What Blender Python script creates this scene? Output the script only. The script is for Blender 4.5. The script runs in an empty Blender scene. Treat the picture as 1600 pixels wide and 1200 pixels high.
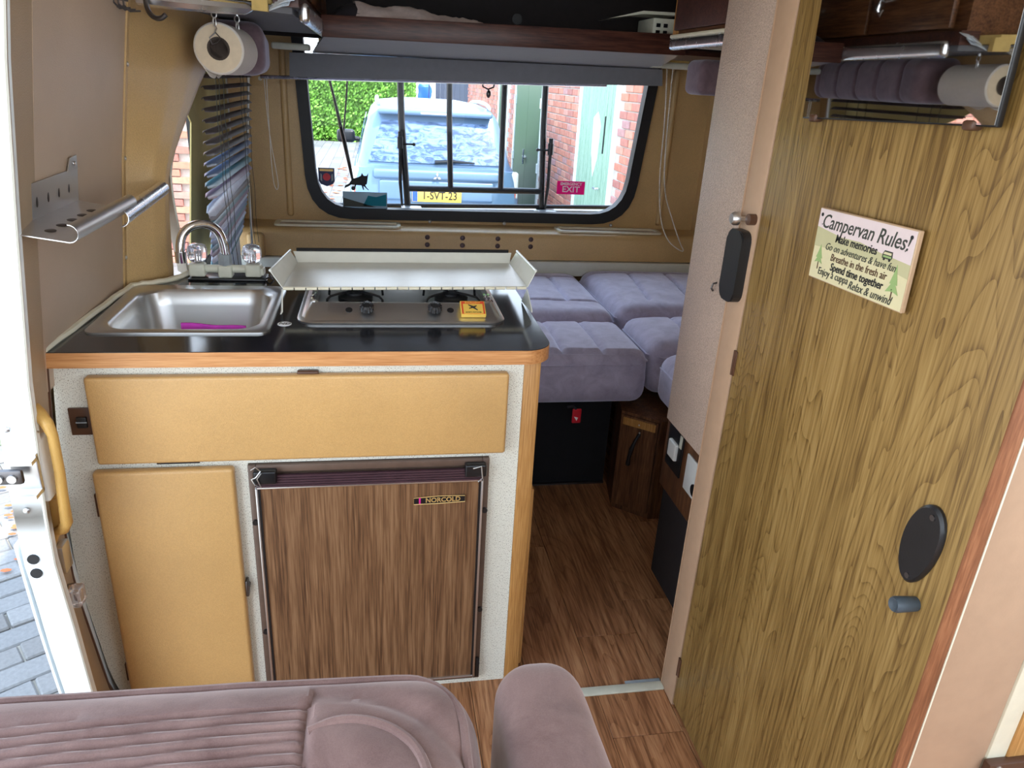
import bpy, bmesh, math, random
from math import sin, cos, pi, radians, sqrt
from mathutils import Vector, Matrix, noise
C = bpy.context.scene.collection
S = bpy.context.scene
random.seed(7)

# ------------------------------------------------------------------ camera
def make_camera():
    f, p, y, r = 1157.64, radians(22.1795), radians(11.0347), radians(3.4657)
    fw = Vector((sin(y)*cos(p), cos(y)*cos(p), -sin(p)))
    rt = Vector((cos(y), -sin(y), 0)); up = rt.cross(fw)
    rt2 = rt*cos(r)+up*sin(r); up2 = -rt*sin(r)+up*cos(r)
    cam = bpy.data.cameras.new('camera'); cam.sensor_width = 36; cam.lens = f/1600*36
    cam.clip_start = 0.02; cam.clip_end = 300
    o = bpy.data.objects.new('camera', cam); C.objects.link(o)
    m = Matrix((rt2, up2, -fw)).transposed().to_4x4(); m.translation = Vector((0, 0, 1.2))
    o.matrix_world = m; S.camera = o
make_camera()
# ------------------------------------------------------------------ world, sun, exposure
w = bpy.data.worlds.new('sky'); S.world = w; w.use_nodes = True
nt = w.node_tree; nt.nodes.clear()
wo = nt.nodes.new('ShaderNodeOutputWorld'); bg = nt.nodes.new('ShaderNodeBackground')
tc = nt.nodes.new('ShaderNodeTexCoord'); sx = nt.nodes.new('ShaderNodeSeparateXYZ'); cr = nt.nodes.new('ShaderNodeValToRGB')
nt.links.new(tc.outputs['Generated'], sx.inputs[0]); nt.links.new(sx.outputs['Z'], cr.inputs[0])
cr.color_ramp.elements[0].color = (0.86, 0.93, 1.0, 1); cr.color_ramp.elements[0].position = 0.0
cr.color_ramp.elements[1].color = (0.55, 0.74, 1.0, 1); cr.color_ramp.elements[1].position = 0.8
nt.links.new(cr.outputs[0], bg.inputs[0]); bg.inputs[1].default_value = 4.2
nt.links.new(bg.outputs[0], wo.inputs[0])
sun = bpy.data.lights.new('sun', 'SUN'); sun.energy = 7.0; sun.angle = radians(1.5); sun.color = (1, .95, .86)
so = bpy.data.objects.new('sun', sun); C.objects.link(so)
so.rotation_euler = Vector((0.32, -0.35, 0.88)).to_track_quat('Z', 'Y').to_euler()
S.view_settings.view_transform = 'Standard'; S.view_settings.look = 'None'
S.view_settings.gamma = 1; S.view_settings.use_curve_mapping = False
S.view_settings.exposure = 0.3

# ------------------------------------------------------------------ materials
def hexc(r, g, b):
    f = lambda c: (c/255/12.92) if c/255 <= .04045 else ((c/255+.055)/1.055)**2.4
    return (f(r), f(g), f(b), 1)
def base(name, col, rough=.5, metal=0, spec=.5, **kw):
    m = bpy.data.materials.new(name); m.use_nodes = True
    b = m.node_tree.nodes['Principled BSDF']
    b.inputs['Base Color'].default_value = col; b.inputs['Roughness'].default_value = rough
    b.inputs['Metallic'].default_value = metal; b.inputs['Specular IOR Level'].default_value = spec
    for k, v in kw.items(): b.inputs[k.replace('_', ' ')].default_value = v
    return m, m.node_tree, b
def noise_tex(n, vec, scale, detail=4, rough=.55, dist=0):
    t = n.nodes.new('ShaderNodeTexNoise'); t.inputs['Scale'].default_value = scale
    t.inputs['Detail'].default_value = detail; t.inputs['Roughness'].default_value = rough
    t.inputs['Distortion'].default_value = dist
    if vec: n.links.new(vec, t.inputs['Vector'])
    return t
def coords(n, scale=(1, 1, 1), loc=(0, 0, 0), rot=(0, 0, 0), kind='Object'):
    t = n.nodes.new('ShaderNodeTexCoord'); mp = n.nodes.new('ShaderNodeMapping')
    mp.inputs['Scale'].default_value = scale; mp.inputs['Location'].default_value = loc; mp.inputs['Rotation'].default_value = rot
    n.links.new(t.outputs[kind], mp.inputs[0]); return mp.outputs[0]
def ramp(n, fac, stops):
    r = n.nodes.new('ShaderNodeValToRGB'); e = r.color_ramp.elements
    while len(e) < len(stops): e.new(.5)
    for i, (p, c) in enumerate(stops): e[i].position = p; e[i].color = c
    n.links.new(fac, r.inputs[0]); return r.outputs[0]
def bump(n, b, h, strength, dist=.001):
    bp = n.nodes.new('ShaderNodeBump'); bp.inputs['Strength'].default_value = strength; bp.inputs['Distance'].default_value = dist
    n.links.new(h, bp.inputs['Height']); n.links.new(bp.outputs[0], b.inputs['Normal'])
def mul(c, k): return (c[0]*k, c[1]*k, c[2]*k, 1)

def plain(name, col, rough=.5, metal=0, spec=.5, var=.12, nscale=40, bmp=.15, **kw):
    m, n, b = base(name, col, rough, metal, spec, **kw)
    v = coords(n); t = noise_tex(n, v, nscale)
    c = ramp(n, t.outputs['Fac'], [(.3, mul(col, 1-var)), (.7, mul(col, 1+var))])
    n.links.new(c, b.inputs['Base Color'])
    if bmp: bump(n, b, noise_tex(n, v, nscale*8, 2).outputs['Fac'], bmp, .0006)
    return m
def leatherette(name, col, rough=.38, grain=900, var=.06, st=.35, spk=0):
    m, n, b = base(name, col, rough)
    v = coords(n); t = noise_tex(n, v, 6)
    c = ramp(n, t.outputs['Fac'], [(.3, mul(col, 1-var)), (.7, mul(col, 1+var))]); n.links.new(c, b.inputs['Base Color'])
    if spk:
        f = noise_tex(n, v, 420, 2, .6); mx = n.nodes.new('ShaderNodeMix'); mx.data_type = 'RGBA'; mx.blend_type = 'MULTIPLY'; mx.inputs[0].default_value = 1
        n.links.new(c, mx.inputs[6]); n.links.new(ramp(n, f.outputs['Fac'], [(.35, (1-spk, 1-spk, 1-spk, 1)), (.65, (1+spk, 1+spk, 1+spk, 1))]), mx.inputs[7]); n.links.new(mx.outputs[2], b.inputs['Base Color'])
    vo = n.nodes.new('ShaderNodeTexVoronoi'); vo.inputs['Scale'].default_value = grain; n.links.new(v, vo.inputs['Vector'])
    bump(n, b, vo.outputs['Distance'], st, .0008)
    return m
def wood(name, c0, c1, c2, axis='Z', scale=1.0, rough=.45, stretch=14, spec=.4, rings=1.0, bmp=.12, rnd=False, fig=1.0, lines=0, lfreq=90, lst=7):
    m, n, b = base(name, c1, rough, spec=spec)
    sc = {'X': (1/stretch, 1, 1), 'Y': (1, 1/stretch, 1), 'Z': (1, 1, 1/stretch)}[axis]
    v = coords(n, sc)
    if rnd:
        oi = n.nodes.new('ShaderNodeObjectInfo'); ad = n.nodes.new('ShaderNodeVectorMath'); ad.operation = 'ADD'
        ml = n.nodes.new('ShaderNodeVectorMath'); ml.operation = 'SCALE'; ml.inputs['Scale'].default_value = 30
        cb = n.nodes.new('ShaderNodeCombineXYZ')
        for i in range(3): n.links.new(oi.outputs['Random'], cb.inputs[i])
        n.links.new(cb.outputs[0], ml.inputs[0]); n.links.new(v, ad.inputs[0]); n.links.new(ml.outputs[0], ad.inputs[1]); v = ad.outputs[0]
    big = noise_tex(n, v, 9*scale, 3, .5, 1.2*rings)
    # cathedral figure: repeat the soft field into bands
    mm = n.nodes.new('ShaderNodeMath'); mm.operation = 'MULTIPLY'; mm.inputs[1].default_value = 34*rings; n.links.new(big.outputs['Fac'], mm.inputs[0])
    sn = n.nodes.new('ShaderNodeMath'); sn.operation = 'SINE'; n.links.new(mm.outputs[0], sn.inputs[0])
    fine = noise_tex(n, v, 170*scale, 3, .6)
    f1 = n.nodes.new('ShaderNodeMath'); f1.operation = 'MULTIPLY_ADD'; f1.inputs[1].default_value = .045*fig; n.links.new(sn.outputs[0], f1.inputs[0]); n.links.new(fine.outputs['Fac'], f1.inputs[2])
    mid = noise_tex(n, v, 30*scale, 2, .5)
    f2 = n.nodes.new('ShaderNodeMath'); f2.operation = 'MULTIPLY_ADD'; f2.inputs[1].default_value = .5; n.links.new(mid.outputs['Fac'], f2.inputs[0]); n.links.new(f1.outputs[0], f2.inputs[2])
    f3 = n.nodes.new('ShaderNodeMath'); f3.operation = 'SUBTRACT'; f3.inputs[1].default_value = .25; n.links.new(f2.outputs[0], f3.inputs[0])
    if lines:
        def mt(op, a, b_=None):
            q = n.nodes.new('ShaderNodeMath'); q.operation = op; n.links.new(a, q.inputs[0])
            if b_ is not None:
                if isinstance(b_, (int, float)): q.inputs[1].default_value = b_
                else: n.links.new(b_, q.inputs[1])
            return q.outputs[0]
        sc2 = {'X': (1/lst, 1, 1), 'Y': (1, 1/lst, 1), 'Z': (1, 1, 1/lst)}[axis]; v2 = coords(n, sc2, (.3, .7, .1))
        if rnd:
            ad2 = n.nodes.new('ShaderNodeVectorMath'); ad2.operation = 'ADD'; n.links.new(v2, ad2.inputs[0]); n.links.new(ml.outputs[0], ad2.inputs[1]); v2 = ad2.outputs[0]
        big2 = noise_tex(n, v2, 5.5*scale, 2, .45, .9)
        e = mt('FRACT', mt('MULTIPLY', big2.outputs['Fac'], lfreq))
        e = mt('MULTIPLY', mt('POWER', e, 5.0), mt('MULTIPLY', mid.outputs['Fac'], lines*2))
        f3 = n.nodes.new('ShaderNodeMath'); f3.operation = 'SUBTRACT'; n.links.new(mt('SUBTRACT', f2.outputs[0], .25), f3.inputs[0]); n.links.new(e, f3.inputs[1])
    c = ramp(n, f3.outputs[0], [(.28, c0), (.5, c1), (.72, c2)]); n.links.new(c, b.inputs['Base Color'])
    if bmp: bump(n, b, fine.outputs['Fac'], bmp, .0006)
    return m
def speckle(name, col, dark, rough=.45):
    m, n, b = base(name, col, rough)
    v = coords(n, (1, 1, .45)); t = noise_tex(n, v, 820, 2, .5); t2 = noise_tex(n, v, 18)
    c = ramp(n, t.outputs['Fac'], [(.36, dark), (.42, col)])
    n.links.new(c, b.inputs['Base Color']); bump(n, b, noise_tex(n, v, 300).outputs['Fac'], .15, .0006)
    return m
def velour(name, c0, c1, rough=.9, sheen=.6, scale=22, tint=(.85, .85, 1, 1)):
    m, n, b = base(name, c0, rough, spec=.15)
    b.inputs['Sheen Weight'].default_value = sheen; b.inputs['Sheen Roughness'].default_value = .45; b.inputs['Sheen Tint'].default_value = tint
    v = coords(n); t = noise_tex(n, v, scale, 5, .65, .6); f = noise_tex(n, v, 900, 2)
    mx = n.nodes.new('ShaderNodeMath'); mx.operation = 'MULTIPLY_ADD'; mx.inputs[1].default_value = .3
    n.links.new(f.outputs['Fac'], mx.inputs[0]); n.links.new(t.outputs['Fac'], mx.inputs[2])
    c = ramp(n, mx.outputs[0], [(.4, c0), (.9, c1)]); n.links.new(c, b.inputs['Base Color'])
    bump(n, b, mx.outputs[0], .3, .0015); return m
def metal(name, col, rough=.25, brush=None):
    m, n, b = base(name, col, rough, 1.0)
    v = coords(n, brush or (1, 1, 1)); t = noise_tex(n, v, 150 if brush else 30, 3)
    r = n.nodes.new('ShaderNodeMapRange'); r.inputs['To Min'].default_value = rough*.75; r.inputs['To Max'].default_value = rough*1.3
    n.links.new(t.outputs['Fac'], r.inputs[0]); n.links.new(r.outputs[0], b.inputs['Roughness']); return m
def glass(name, col=(1, 1, 1, 1), rough=0, thin=True, mixf=.1):
    m = bpy.data.materials.new(name); m.use_nodes = True; n = m.node_tree; n.nodes.clear()
    o = n.nodes.new('ShaderNodeOutputMaterial'); t = n.nodes.new('ShaderNodeBsdfTransparent'); t.inputs[0].default_value = col
    g = n.nodes.new('ShaderNodeBsdfGlossy'); g.inputs['Roughness'].default_value = rough+.02
    fr = n.nodes.new('ShaderNodeFresnel'); fr.inputs[0].default_value = 1.16; mx = n.nodes.new('ShaderNodeMixShader')
    n.links.new(fr.outputs[0], mx.inputs[0]); n.links.new(t.outputs[0], mx.inputs[1]); n.links.new(g.outputs[0], mx.inputs[2]); n.links.new(mx.outputs[0], o.inputs[0])
    return m

M = dict(
 tan=leatherette('tan_laminate', hexc(198, 156, 98), .33, 800, st=.35, spk=.05),
 shell=leatherette('moulded_tan_shell', hexc(202, 167, 114), .36, 420, .08, .5, spk=.07),
 board=leatherette('beige_wall_board', hexc(192, 168, 144), .42, 700, .06, .3),
 panelgrey=leatherette('taupe_grained_panel', hexc(176, 154, 138), .36, 420, .06, .9, spk=.22),
 strip=plain('beige_paint', hexc(180, 148, 120), .5, var=.04),
 cream=plain('cream_plastic', hexc(226, 218, 192), .4, var=.05),
 jamb=plain('white_body_paint', hexc(236, 242, 244), .25, var=.02, bmp=.03),
 trim=leatherette('brown_beige_jamb_trim', hexc(176, 152, 122), .5, 500),
 speck=speckle('speckled_cream_laminate', hexc(230, 228, 214), hexc(150, 140, 120)),
 black=plain('black_laminate', hexc(30, 31, 36), .12, spec=.6, var=.2, nscale=20, bmp=.02),
 edge=wood('orange_oak_edge', hexc(176, 116, 66), hexc(198, 140, 88), hexc(214, 160, 106), 'X', 2.6, .4, stretch=30, rings=.4),
 post=wood('oak_post', hexc(158, 110, 58), hexc(184, 134, 76), hexc(204, 156, 96), 'Z', 2.6, .4, stretch=30, rings=.4),
 oak=wood('oak_foil', hexc(98, 72, 34), hexc(140, 110, 60), hexc(160, 130, 78), 'Z', 1.3, .42, rings=.8, stretch=30, fig=.3, lines=.17, lfreq=40),
 walnut=wood('walnut_foil', hexc(74, 48, 30), hexc(118, 84, 56), hexc(146, 110, 78), 'Z', 1.8, .45, rings=.5, stretch=34, fig=.6),
 plank=wood('vinyl_oak_plank', hexc(118, 76, 46), hexc(166, 114, 76), hexc(192, 142, 100), 'Y', 1.1, .38, rings=.8, rnd=True, stretch=20, lines=.13, lfreq=22, lst=6),
 veneer=wood('red_brown_lipping', hexc(112, 68, 42), hexc(134, 84, 54), hexc(156, 104, 70), 'Z', 2.2, .5, stretch=16, rings=.3),
 dwood=wood('dark_shelf_wood', hexc(44, 24, 20), hexc(74, 42, 34), hexc(92, 56, 44), 'X', 1.5, .4),
 lwood=wood('locker_wood', hexc(74, 44, 26), hexc(110, 72, 44), hexc(134, 92, 60), 'Y', 1.2, .4),
 bwood=wood('bench_wood', hexc(70, 42, 26), hexc(100, 64, 40), hexc(128, 88, 58), 'Z', 1.2, .5),
 steel=metal('brushed_steel', (.66, .66, .65, 1), .34, (1, 30, 30)),
 steel2=metal('satin_steel', (.70, .70, .70, 1), .34),
 chrome=metal('chrome', (.82, .82, .84, 1), .07),
 alu=metal('aluminium_trim', (.78, .80, .84, 1), .25),
 darkmetal=metal('dark_metal', (.16, .15, .15, 1), .4),
 iron=plain('black_enamel', hexc(24, 24, 26), .3),
 blackp=plain('black_plastic', hexc(28, 28, 30), .4),
 rubber=plain('black_rubber', hexc(24, 24, 27), .55),
 brownp=plain('brown_plastic', hexc(84, 56, 40), .4),
 fridgef=plain('brown_painted_frame', hexc(98, 78, 66), .4),
 plum=plain('plum_brown_plastic', hexc(72, 50, 56), .3),
 whitep=plain('white_plastic', hexc(228, 228, 222), .35, var=.03),
 oldwhite=plain('yellowed_white_plastic', hexc(214, 214, 196), .4, var=.06),
 whitepaint=plain('white_painted_sheet', hexc(222, 222, 210), .28, var=.03),
 gloss=plain('gloss_white_board', hexc(225, 225, 225), .07, var=.02, bmp=0, spec=.9),
 gold=leatherette('mustard_vinyl', hexc(206, 162, 88), .4, 600),
 velour=velour('mauve_velour', hexc(104, 84, 90), hexc(140, 118, 124)),
 velour2=velour('dusty_mauve_velour', hexc(98, 74, 70), hexc(136, 110, 104), scale=14, sheen=.45, tint=(1, .88, .84, 1)),
 cushion=velour('bed_velour', hexc(158, 149, 170), hexc(198, 190, 210), sheen=1.0),  # bluish window light on the cushion tops is worked into base colour and sheen
 blindgrey=plain('grey_blind_fabric', hexc(120, 120, 124), .8, var=.05),
 slat=plain('taupe_slat', hexc(78, 66, 62), .45),
 olive=plain('olive_cover', hexc(190, 172, 112), .8, var=.08, nscale=8),
 paper=plain('tissue', hexc(226, 218, 208), .9, var=.03, nscale=120, bmp=.4),
 paperw=plain('paper_edge', hexc(222, 204, 176), .9, var=.06, nscale=60, bmp=.4),
 card=plain('cardboard_tube', hexc(70, 60, 54), .9),
 towel=plain('pinkish_towel', hexc(206, 188, 180), .95, var=.1, nscale=60, bmp=.6),
 darkcloth=plain('dark_cloth', hexc(38, 34, 40), .9),
 darkin=plain('dark_recess', hexc(34, 28, 28), .8),
 carpet=plain('black_carpet', hexc(22, 22, 26), .95),
 foam=plain('yellow_foam', hexc(206, 178, 110), .8),
 bag=plain('clear_bag', hexc(222, 232, 240), .15, spec=.8),
 rope=plain('white_cord', hexc(220, 214, 200), .7),
 browncap=plain('brown_cap', hexc(78, 56, 54), .4),
 magenta=plain('magenta_cloth', hexc(196, 60, 176), .8),
 roof=plain('off_white_headlining', hexc(222, 216, 204), .8, var=.03),
 pink=plain('pink_sticker', hexc(214, 40, 140), .5, var=.02, bmp=0),
 white=plain('white_print', hexc(245, 245, 245), .5, var=.01, bmp=0),
 red=plain('red', hexc(208, 30, 48), .4), teal=plain('teal', hexc(70, 150, 165), .5),
 navy=plain('navy', hexc(38, 46, 88), .5), gray=plain('grey_print', hexc(150, 158, 162), .5, var=.15),
 goldp=plain('gold_print', hexc(214, 176, 110), .35, metal=.4), ink=plain('dark_ink', hexc(62, 64, 56), .7, var=.02, bmp=0),
 ink2=plain('black_ink', hexc(34, 34, 34), .7, var=.02, bmp=0),
 signtop=plain('sign_pale_pink', hexc(224, 206, 204), .6, var=.03), signlow=plain('sign_pale_green', hexc(216, 206, 164), .6, var=.04),
 signmid=plain('sign_olive', hexc(192, 186, 144), .6, var=.03), signedge=plain('sign_edge', hexc(190, 160, 128), .7),
 tree=plain('sign_tree_green', hexc(150, 176, 112), .6, var=.03),
 matchy=plain('matchbox_yellow', hexc(232, 190, 84), .5, var=.04), matchr=plain('matchbox_red', hexc(214, 74, 44), .5, var=.04),
 bluetape=plain('blue_tape', hexc(70, 120, 214), .6), sky_card=plain('pale_sheet', hexc(205, 220, 238), .5),
 plume=plain('slat_teal', hexc(66, 112, 124), .35), slatp=plain('slat_plum', hexc(120, 98, 118), .35), slatw=plain('slat_pale', hexc(176, 186, 204), .3), slatb=plain('slat_blue', hexc(84, 102, 134), .35),
 glass=glass('window_glass', (.97, .985, 1, 1)),
 crystal=base('clear_acrylic', (.95, .95, 1, 1), .05, Transmission_Weight=.85, IOR=1.49)[0],
 carpaint=plain('silver_blue_paint', hexc(112, 140, 168), .3, metal=.2, var=.02, bmp=0),
 carglass=None,
 lamp=plain('clear_lamp', hexc(214, 216, 210), .15), lampred=plain('red_lamp', hexc(208, 92, 70), .2),
 plateY=plain('plate_yellow', hexc(240, 200, 90), .4, var=.02, bmp=0), plateB=plain('plate_blue', hexc(50, 90, 190), .4),
 tyre=plain('tyre', hexc(26, 26, 28), .8), 
 brick=None, mortar=plain('mortar', hexc(186, 176, 166), .9, var=.1), frame=plain('white_frame', hexc(226, 232, 228), .5),
 greendoor=None, dgreen=plain('green_steel', hexc(72, 96, 72), .4, var=.05),
 hedge=plain('hedge_leaf', hexc(120, 172, 62), .6, var=.35, nscale=3), hedgecore=plain('hedge_core', hexc(84, 126, 46), .9, var=.4, nscale=5),
 gate=plain('dark_gate', hexc(60, 68, 84), .6), bluebag=plain('blue_sheet', hexc(20, 90, 200), .4),
 bin=plain('grey_green_bin', hexc(120, 140, 130), .5),
 paver=None, leaf=plain('fallen_leaf', hexc(176, 92, 52), .8, var=.3, nscale=4), ground=plain('ground_sand', hexc(150, 144, 134), .95, var=.15, nscale=2),
 grass=plain('grass', hexc(120, 150, 60), .8, var=.3, nscale=20),
)
def rnd_mat(name, cols, rough=.85, nscale=25):
    m, n, b = base(name, cols[0], rough)
    oi = n.nodes.new('ShaderNodeObjectInfo'); g = n.nodes.new('ShaderNodeNewGeometry')
    a = n.nodes.new('ShaderNodeMath'); a.operation = 'ADD'; n.links.new(oi.outputs['Random'], a.inputs[0]); n.links.new(g.outputs['Random Per Island'], a.inputs[1])
    fr = n.nodes.new('ShaderNodeMath'); fr.operation = 'FRACT'; n.links.new(a.outputs[0], fr.inputs[0])
    c = ramp(n, fr.outputs[0], [(i/(len(cols)-1), c) for i, c in enumerate(cols)])
    v = coords(n); t = noise_tex(n, v, nscale)
    mx = n.nodes.new('ShaderNodeMix'); mx.data_type = 'RGBA'; mx.blend_type = 'MULTIPLY'; mx.inputs[0].default_value = .5
    n.links.new(c, mx.inputs[6]); n.links.new(ramp(n, t.outputs['Fac'], [(.3, (.7, .7, .7, 1)), (.7, (1.2, 1.2, 1.2, 1))]), mx.inputs[7])
    n.links.new(mx.outputs[2], b.inputs['Base Color']); bump(n, b, t.outputs['Fac'], .4, .004); return m
M['brick'] = rnd_mat('red_brick', [hexc(178, 112, 92), hexc(196, 128, 104), hexc(166, 108, 98), hexc(204, 142, 116), hexc(168, 128, 126)])
M['paver'] = rnd_mat('concrete_paver', [hexc(116, 116, 116), hexc(128, 127, 126), hexc(104, 102, 100)], nscale=60)
M['greendoor'] = wood('weathered_green_boards', hexc(112, 144, 122), hexc(140, 170, 146), hexc(164, 190, 168), 'Z', 1.5, .7)
m, n, b = base('tinted_car_glass', hexc(60, 84, 120), .25, spec=.25); 
t = noise_tex(n, coords(n, (1, 1, 2.4), rot=(0, .4, 0)), 6, 6, .7, 1.2); n.links.new(ramp(n, t.outputs['Fac'], [(.42, hexc(64, 84, 116)), (.58, hexc(120, 146, 184))]), b.inputs['Base Color']); M['carglass'] = m
def translucent(name, col):
    m = bpy.data.materials.new(name); m.use_nodes = True; n = m.node_tree; n.nodes.clear()
    o = n.nodes.new('ShaderNodeOutputMaterial'); d = n.nodes.new('ShaderNodeBsdfDiffuse'); t = n.nodes.new('ShaderNodeBsdfTranslucent'); x = n.nodes.new('ShaderNodeMixShader')
    d.inputs[0].default_value = col; t.inputs[0].default_value = col; x.inputs[0].default_value = .6
    n.links.new(d.outputs[0], x.inputs[1]); n.links.new(t.outputs[0], x.inputs[2]); n.links.new(x.outputs[0], o.inputs[0]); return m
M['pinkfilm'] = translucent('pink_film', hexc(222, 60, 150)); M['greyfilm'] = translucent('grey_film', hexc(160, 172, 178)); M['tealfilm'] = translucent('teal_film', hexc(70, 170, 186))
m, n, b = base('mirror_glass', (.80, .80, .78, 1), .02, 1.0); M['mirror'] = m

# ------------------------------------------------------------------ mesh helpers
class MB:
    def __init__(s): s.b = bmesh.new()
    def _verts(s, ret): return [v for v in ret['verts']]
    def box(s, x0, x1, y0, y1, z0, z1, bev=0, seg=2, mat=None):
        r = bmesh.ops.create_cube(s.b, size=1); vs = r['verts']
        for v in vs: v.co = Vector(((x0+x1)/2+v.co.x*(x1-x0), (y0+y1)/2+v.co.y*(y1-y0), (z0+z1)/2+v.co.z*(z1-z0)))
        if bev:
            es = list({e for v in vs for e in v.link_edges})
            r = bmesh.ops.bevel(s.b, geom=es, offset=bev, segments=seg, affect='EDGES', profile=.5)
            vs = list({v for f in r['faces'] for v in f.verts} | {v for v in vs if v.is_valid})
        if mat:
            for v in vs: v.co = mat @ v.co
        return s
    def cyl(s, p0, p1, r, seg=16, r2=None, cap=True):
        p0, p1 = Vector(p0), Vector(p1); d = p1-p0
        q = d.to_track_quat('Z', 'Y').to_matrix().to_4x4(); q.translation = (p0+p1)/2
        bmesh.ops.create_cone(s.b, cap_ends=cap, segments=seg, radius1=r, radius2=r if r2 is None else r2, depth=d.length, matrix=q); return s
    def sph(s, c, r, seg=12, sc=(1, 1, 1)):
        m = Matrix.Translation(c) @ Matrix.Diagonal((sc[0], sc[1], sc[2], 1))
        bmesh.ops.create_uvsphere(s.b, u_segments=seg, v_segments=max(6, seg*2//3), radius=r, matrix=m); return s
    def tube(s, pts, r, seg=8, closed=False):
        pts = [Vector(p) for p in pts]; n = len(pts); rings = []
        nrm = None
        for i, p in enumerate(pts):
            a = pts[(i-1) % n] if (closed or i) else p; c = pts[(i+1) % n] if (closed or i < n-1) else p
            t = (c-a).normalized() if (c-a).length > 0 else Vector((0, 0, 1))
            if nrm is None: nrm = t.orthogonal().normalized()
            nrm = (nrm - t*nrm.dot(t)); nrm = nrm.normalized() if nrm.length > 1e-6 else t.orthogonal().normalized()
            bn = t.cross(nrm); rr = r[i] if isinstance(r, (list, tuple)) else r
            rings.append([s.b.verts.new(p+(nrm*cos(2*pi*k/seg)+bn*sin(2*pi*k/seg))*rr) for k in range(seg)])
        m = n if closed else n-1
        for i in range(m):
            A, B = rings[i], rings[(i+1) % n]
            for k in range(seg): s.b.faces.new((A[k], A[(k+1) % seg], B[(k+1) % seg], B[k]))
        if not closed: s.b.faces.new(rings[0][::-1]); s.b.faces.new(rings[-1])
        return s
    def prism(s, poly, vec):
        vec = Vector(vec); A = [s.b.verts.new(p) for p in poly]; B = [s.b.verts.new(Vector(p)+vec) for p in poly]; n = len(A)
        s.b.faces.new(A); s.b.faces.new(B[::-1])
        for i in range(n): s.b.faces.new((A[i], B[i], B[(i+1) % n], A[(i+1) % n]))
        return s
    def lathe(s, prof, o, ax=(0, 0, 1), seg=24, rmod=None):
        ax = Vector(ax).normalized(); u = ax.orthogonal().normalized(); v = ax.cross(u); o = Vector(o); rings = []
        for (r, h) in prof:
            rings.append([s.b.verts.new(o+ax*h+(u*cos(2*pi*k/seg)+v*sin(2*pi*k/seg))*(r*(rmod(k) if rmod else 1))) for k in range(seg)])
        for i in range(len(rings)-1):
            for k in range(seg): s.b.faces.new((rings[i][k], rings[i][(k+1) % seg], rings[i+1][(k+1) % seg], rings[i+1][k]))
        s.b.faces.new(rings[0][::-1]); s.b.faces.new(rings[-1]); return s
    def grid(s, f, nu, nv, closeu=False):
        g = [[s.b.verts.new(f(i/nu, j/nv)) for j in range(nv+1)] for i in range(nu+1)]
        for i in range(nu):
            for j in range(nv): s.b.faces.new((g[i][j], g[i+1][j], g[i+1][j+1], g[i][j+1]))
        return s
    def sheet(s, f, nu, nv, th):
        """closed slab: grid f offset by vector th"""
        th = Vector(th)
        A = [[s.b.verts.new(f(i/nu, j/nv)) for j in range(nv+1)] for i in range(nu+1)]
        B = [[s.b.verts.new(v.co+th) for v in row] for row in A]
        for i in range(nu):
            for j in range(nv):
                s.b.faces.new((A[i][j], A[i+1][j], A[i+1][j+1], A[i][j+1])); s.b.faces.new((B[i][j], B[i][j+1], B[i+1][j+1], B[i+1][j]))
        for i in range(nu):
            for j in (0, nv): s.b.faces.new((A[i][j], A[i+1][j], B[i+1][j], B[i][j]))
        for j in range(nv):
            for i in (0, nu): s.b.faces.new((A[i][j], A[i][j+1], B[i][j+1], B[i][j]))
        return s
    def rbox(s, c, half, r, n=(12, 12, 4), fn=None, k=5):
        """rounded box with even interior grid; fn(p_local, p)->p"""
        c = Vector(c); ax = []
        for i in range(3):
            h, rr = half[i], min(r, half[i]*.999); inner = h-rr
            L = [-h+rr*(1-cos(pi/2*j/k)) for j in range(k)]+[-inner+2*inner*j/n[i] for j in range(n[i]+1)]
            L += [-q for q in reversed(L[:k])]; ax.append(L)
        cache = {}
        def V(a):
            key = tuple(round(x, 6) for x in a)
            if key in cache: return cache[key]
            cl = Vector([max(-half[i]+min(r, half[i]*.999), min(half[i]-min(r, half[i]*.999), a[i])) for i in range(3)])
            d = Vector(a)-cl
            p = cl+(d.normalized()*r if d.length > 1e-9 else d)
            if fn: p = fn(p)
            v = s.b.verts.new(c+p); cache[key] = v; return v
        for i in range(3):
            j, l = (i+1) % 3, (i+2) % 3
            for sg in (-1, 1):
                for u in range(len(ax[j])-1):
                    for v in range(len(ax[l])-1):
                        q = []
                        for (du, dv) in ((0, 0), (1, 0), (1, 1), (0, 1)):
                            a = [0, 0, 0]; a[i] = sg*half[i]; a[j] = ax[j][u+du]; a[l] = ax[l][v+dv]; q.append(V(a))
                        if len(set(q)) < 3: continue
                        q = list(dict.fromkeys(q))
                        try: s.b.faces.new(q if sg > 0 else q[::-1])
                        except ValueError: pass
        return s
    def xf(s, m):
        for v in s.b.verts: v.co = m @ v.co
        return s
    def build(s, name, mat, parent=None, smooth=None, label=None, cat=None, group=None, kind=None):
        me = bpy.data.meshes.new(name)
        bmesh.ops.recalc_face_normals(s.b, faces=s.b.faces)
        if parent is not None: off = wloc(parent)
        else:
            xs = [v.co for v in s.b.verts]
            off = Vector(((min(v.x for v in xs)+max(v.x for v in xs))/2, (min(v.y for v in xs)+max(v.y for v in xs))/2, min(v.z for v in xs)))
        for v in s.b.verts: v.co -= off
        s.b.to_mesh(me); s.b.free()
        me.materials.append(M[mat] if isinstance(mat, str) else mat)
        o = bpy.data.objects.new(name, me); C.objects.link(o)
        if parent is not None: o.parent = parent
        else: o.location = off
        WL[o.name] = off
        if smooth is None: smooth = True
        if smooth:
            for p in me.polygons: p.use_smooth = True
            me.set_sharp_from_angle(angle=radians(38))
        if label: o['label'] = label
        if cat: o['category'] = cat
        if group: o['group'] = group
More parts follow.
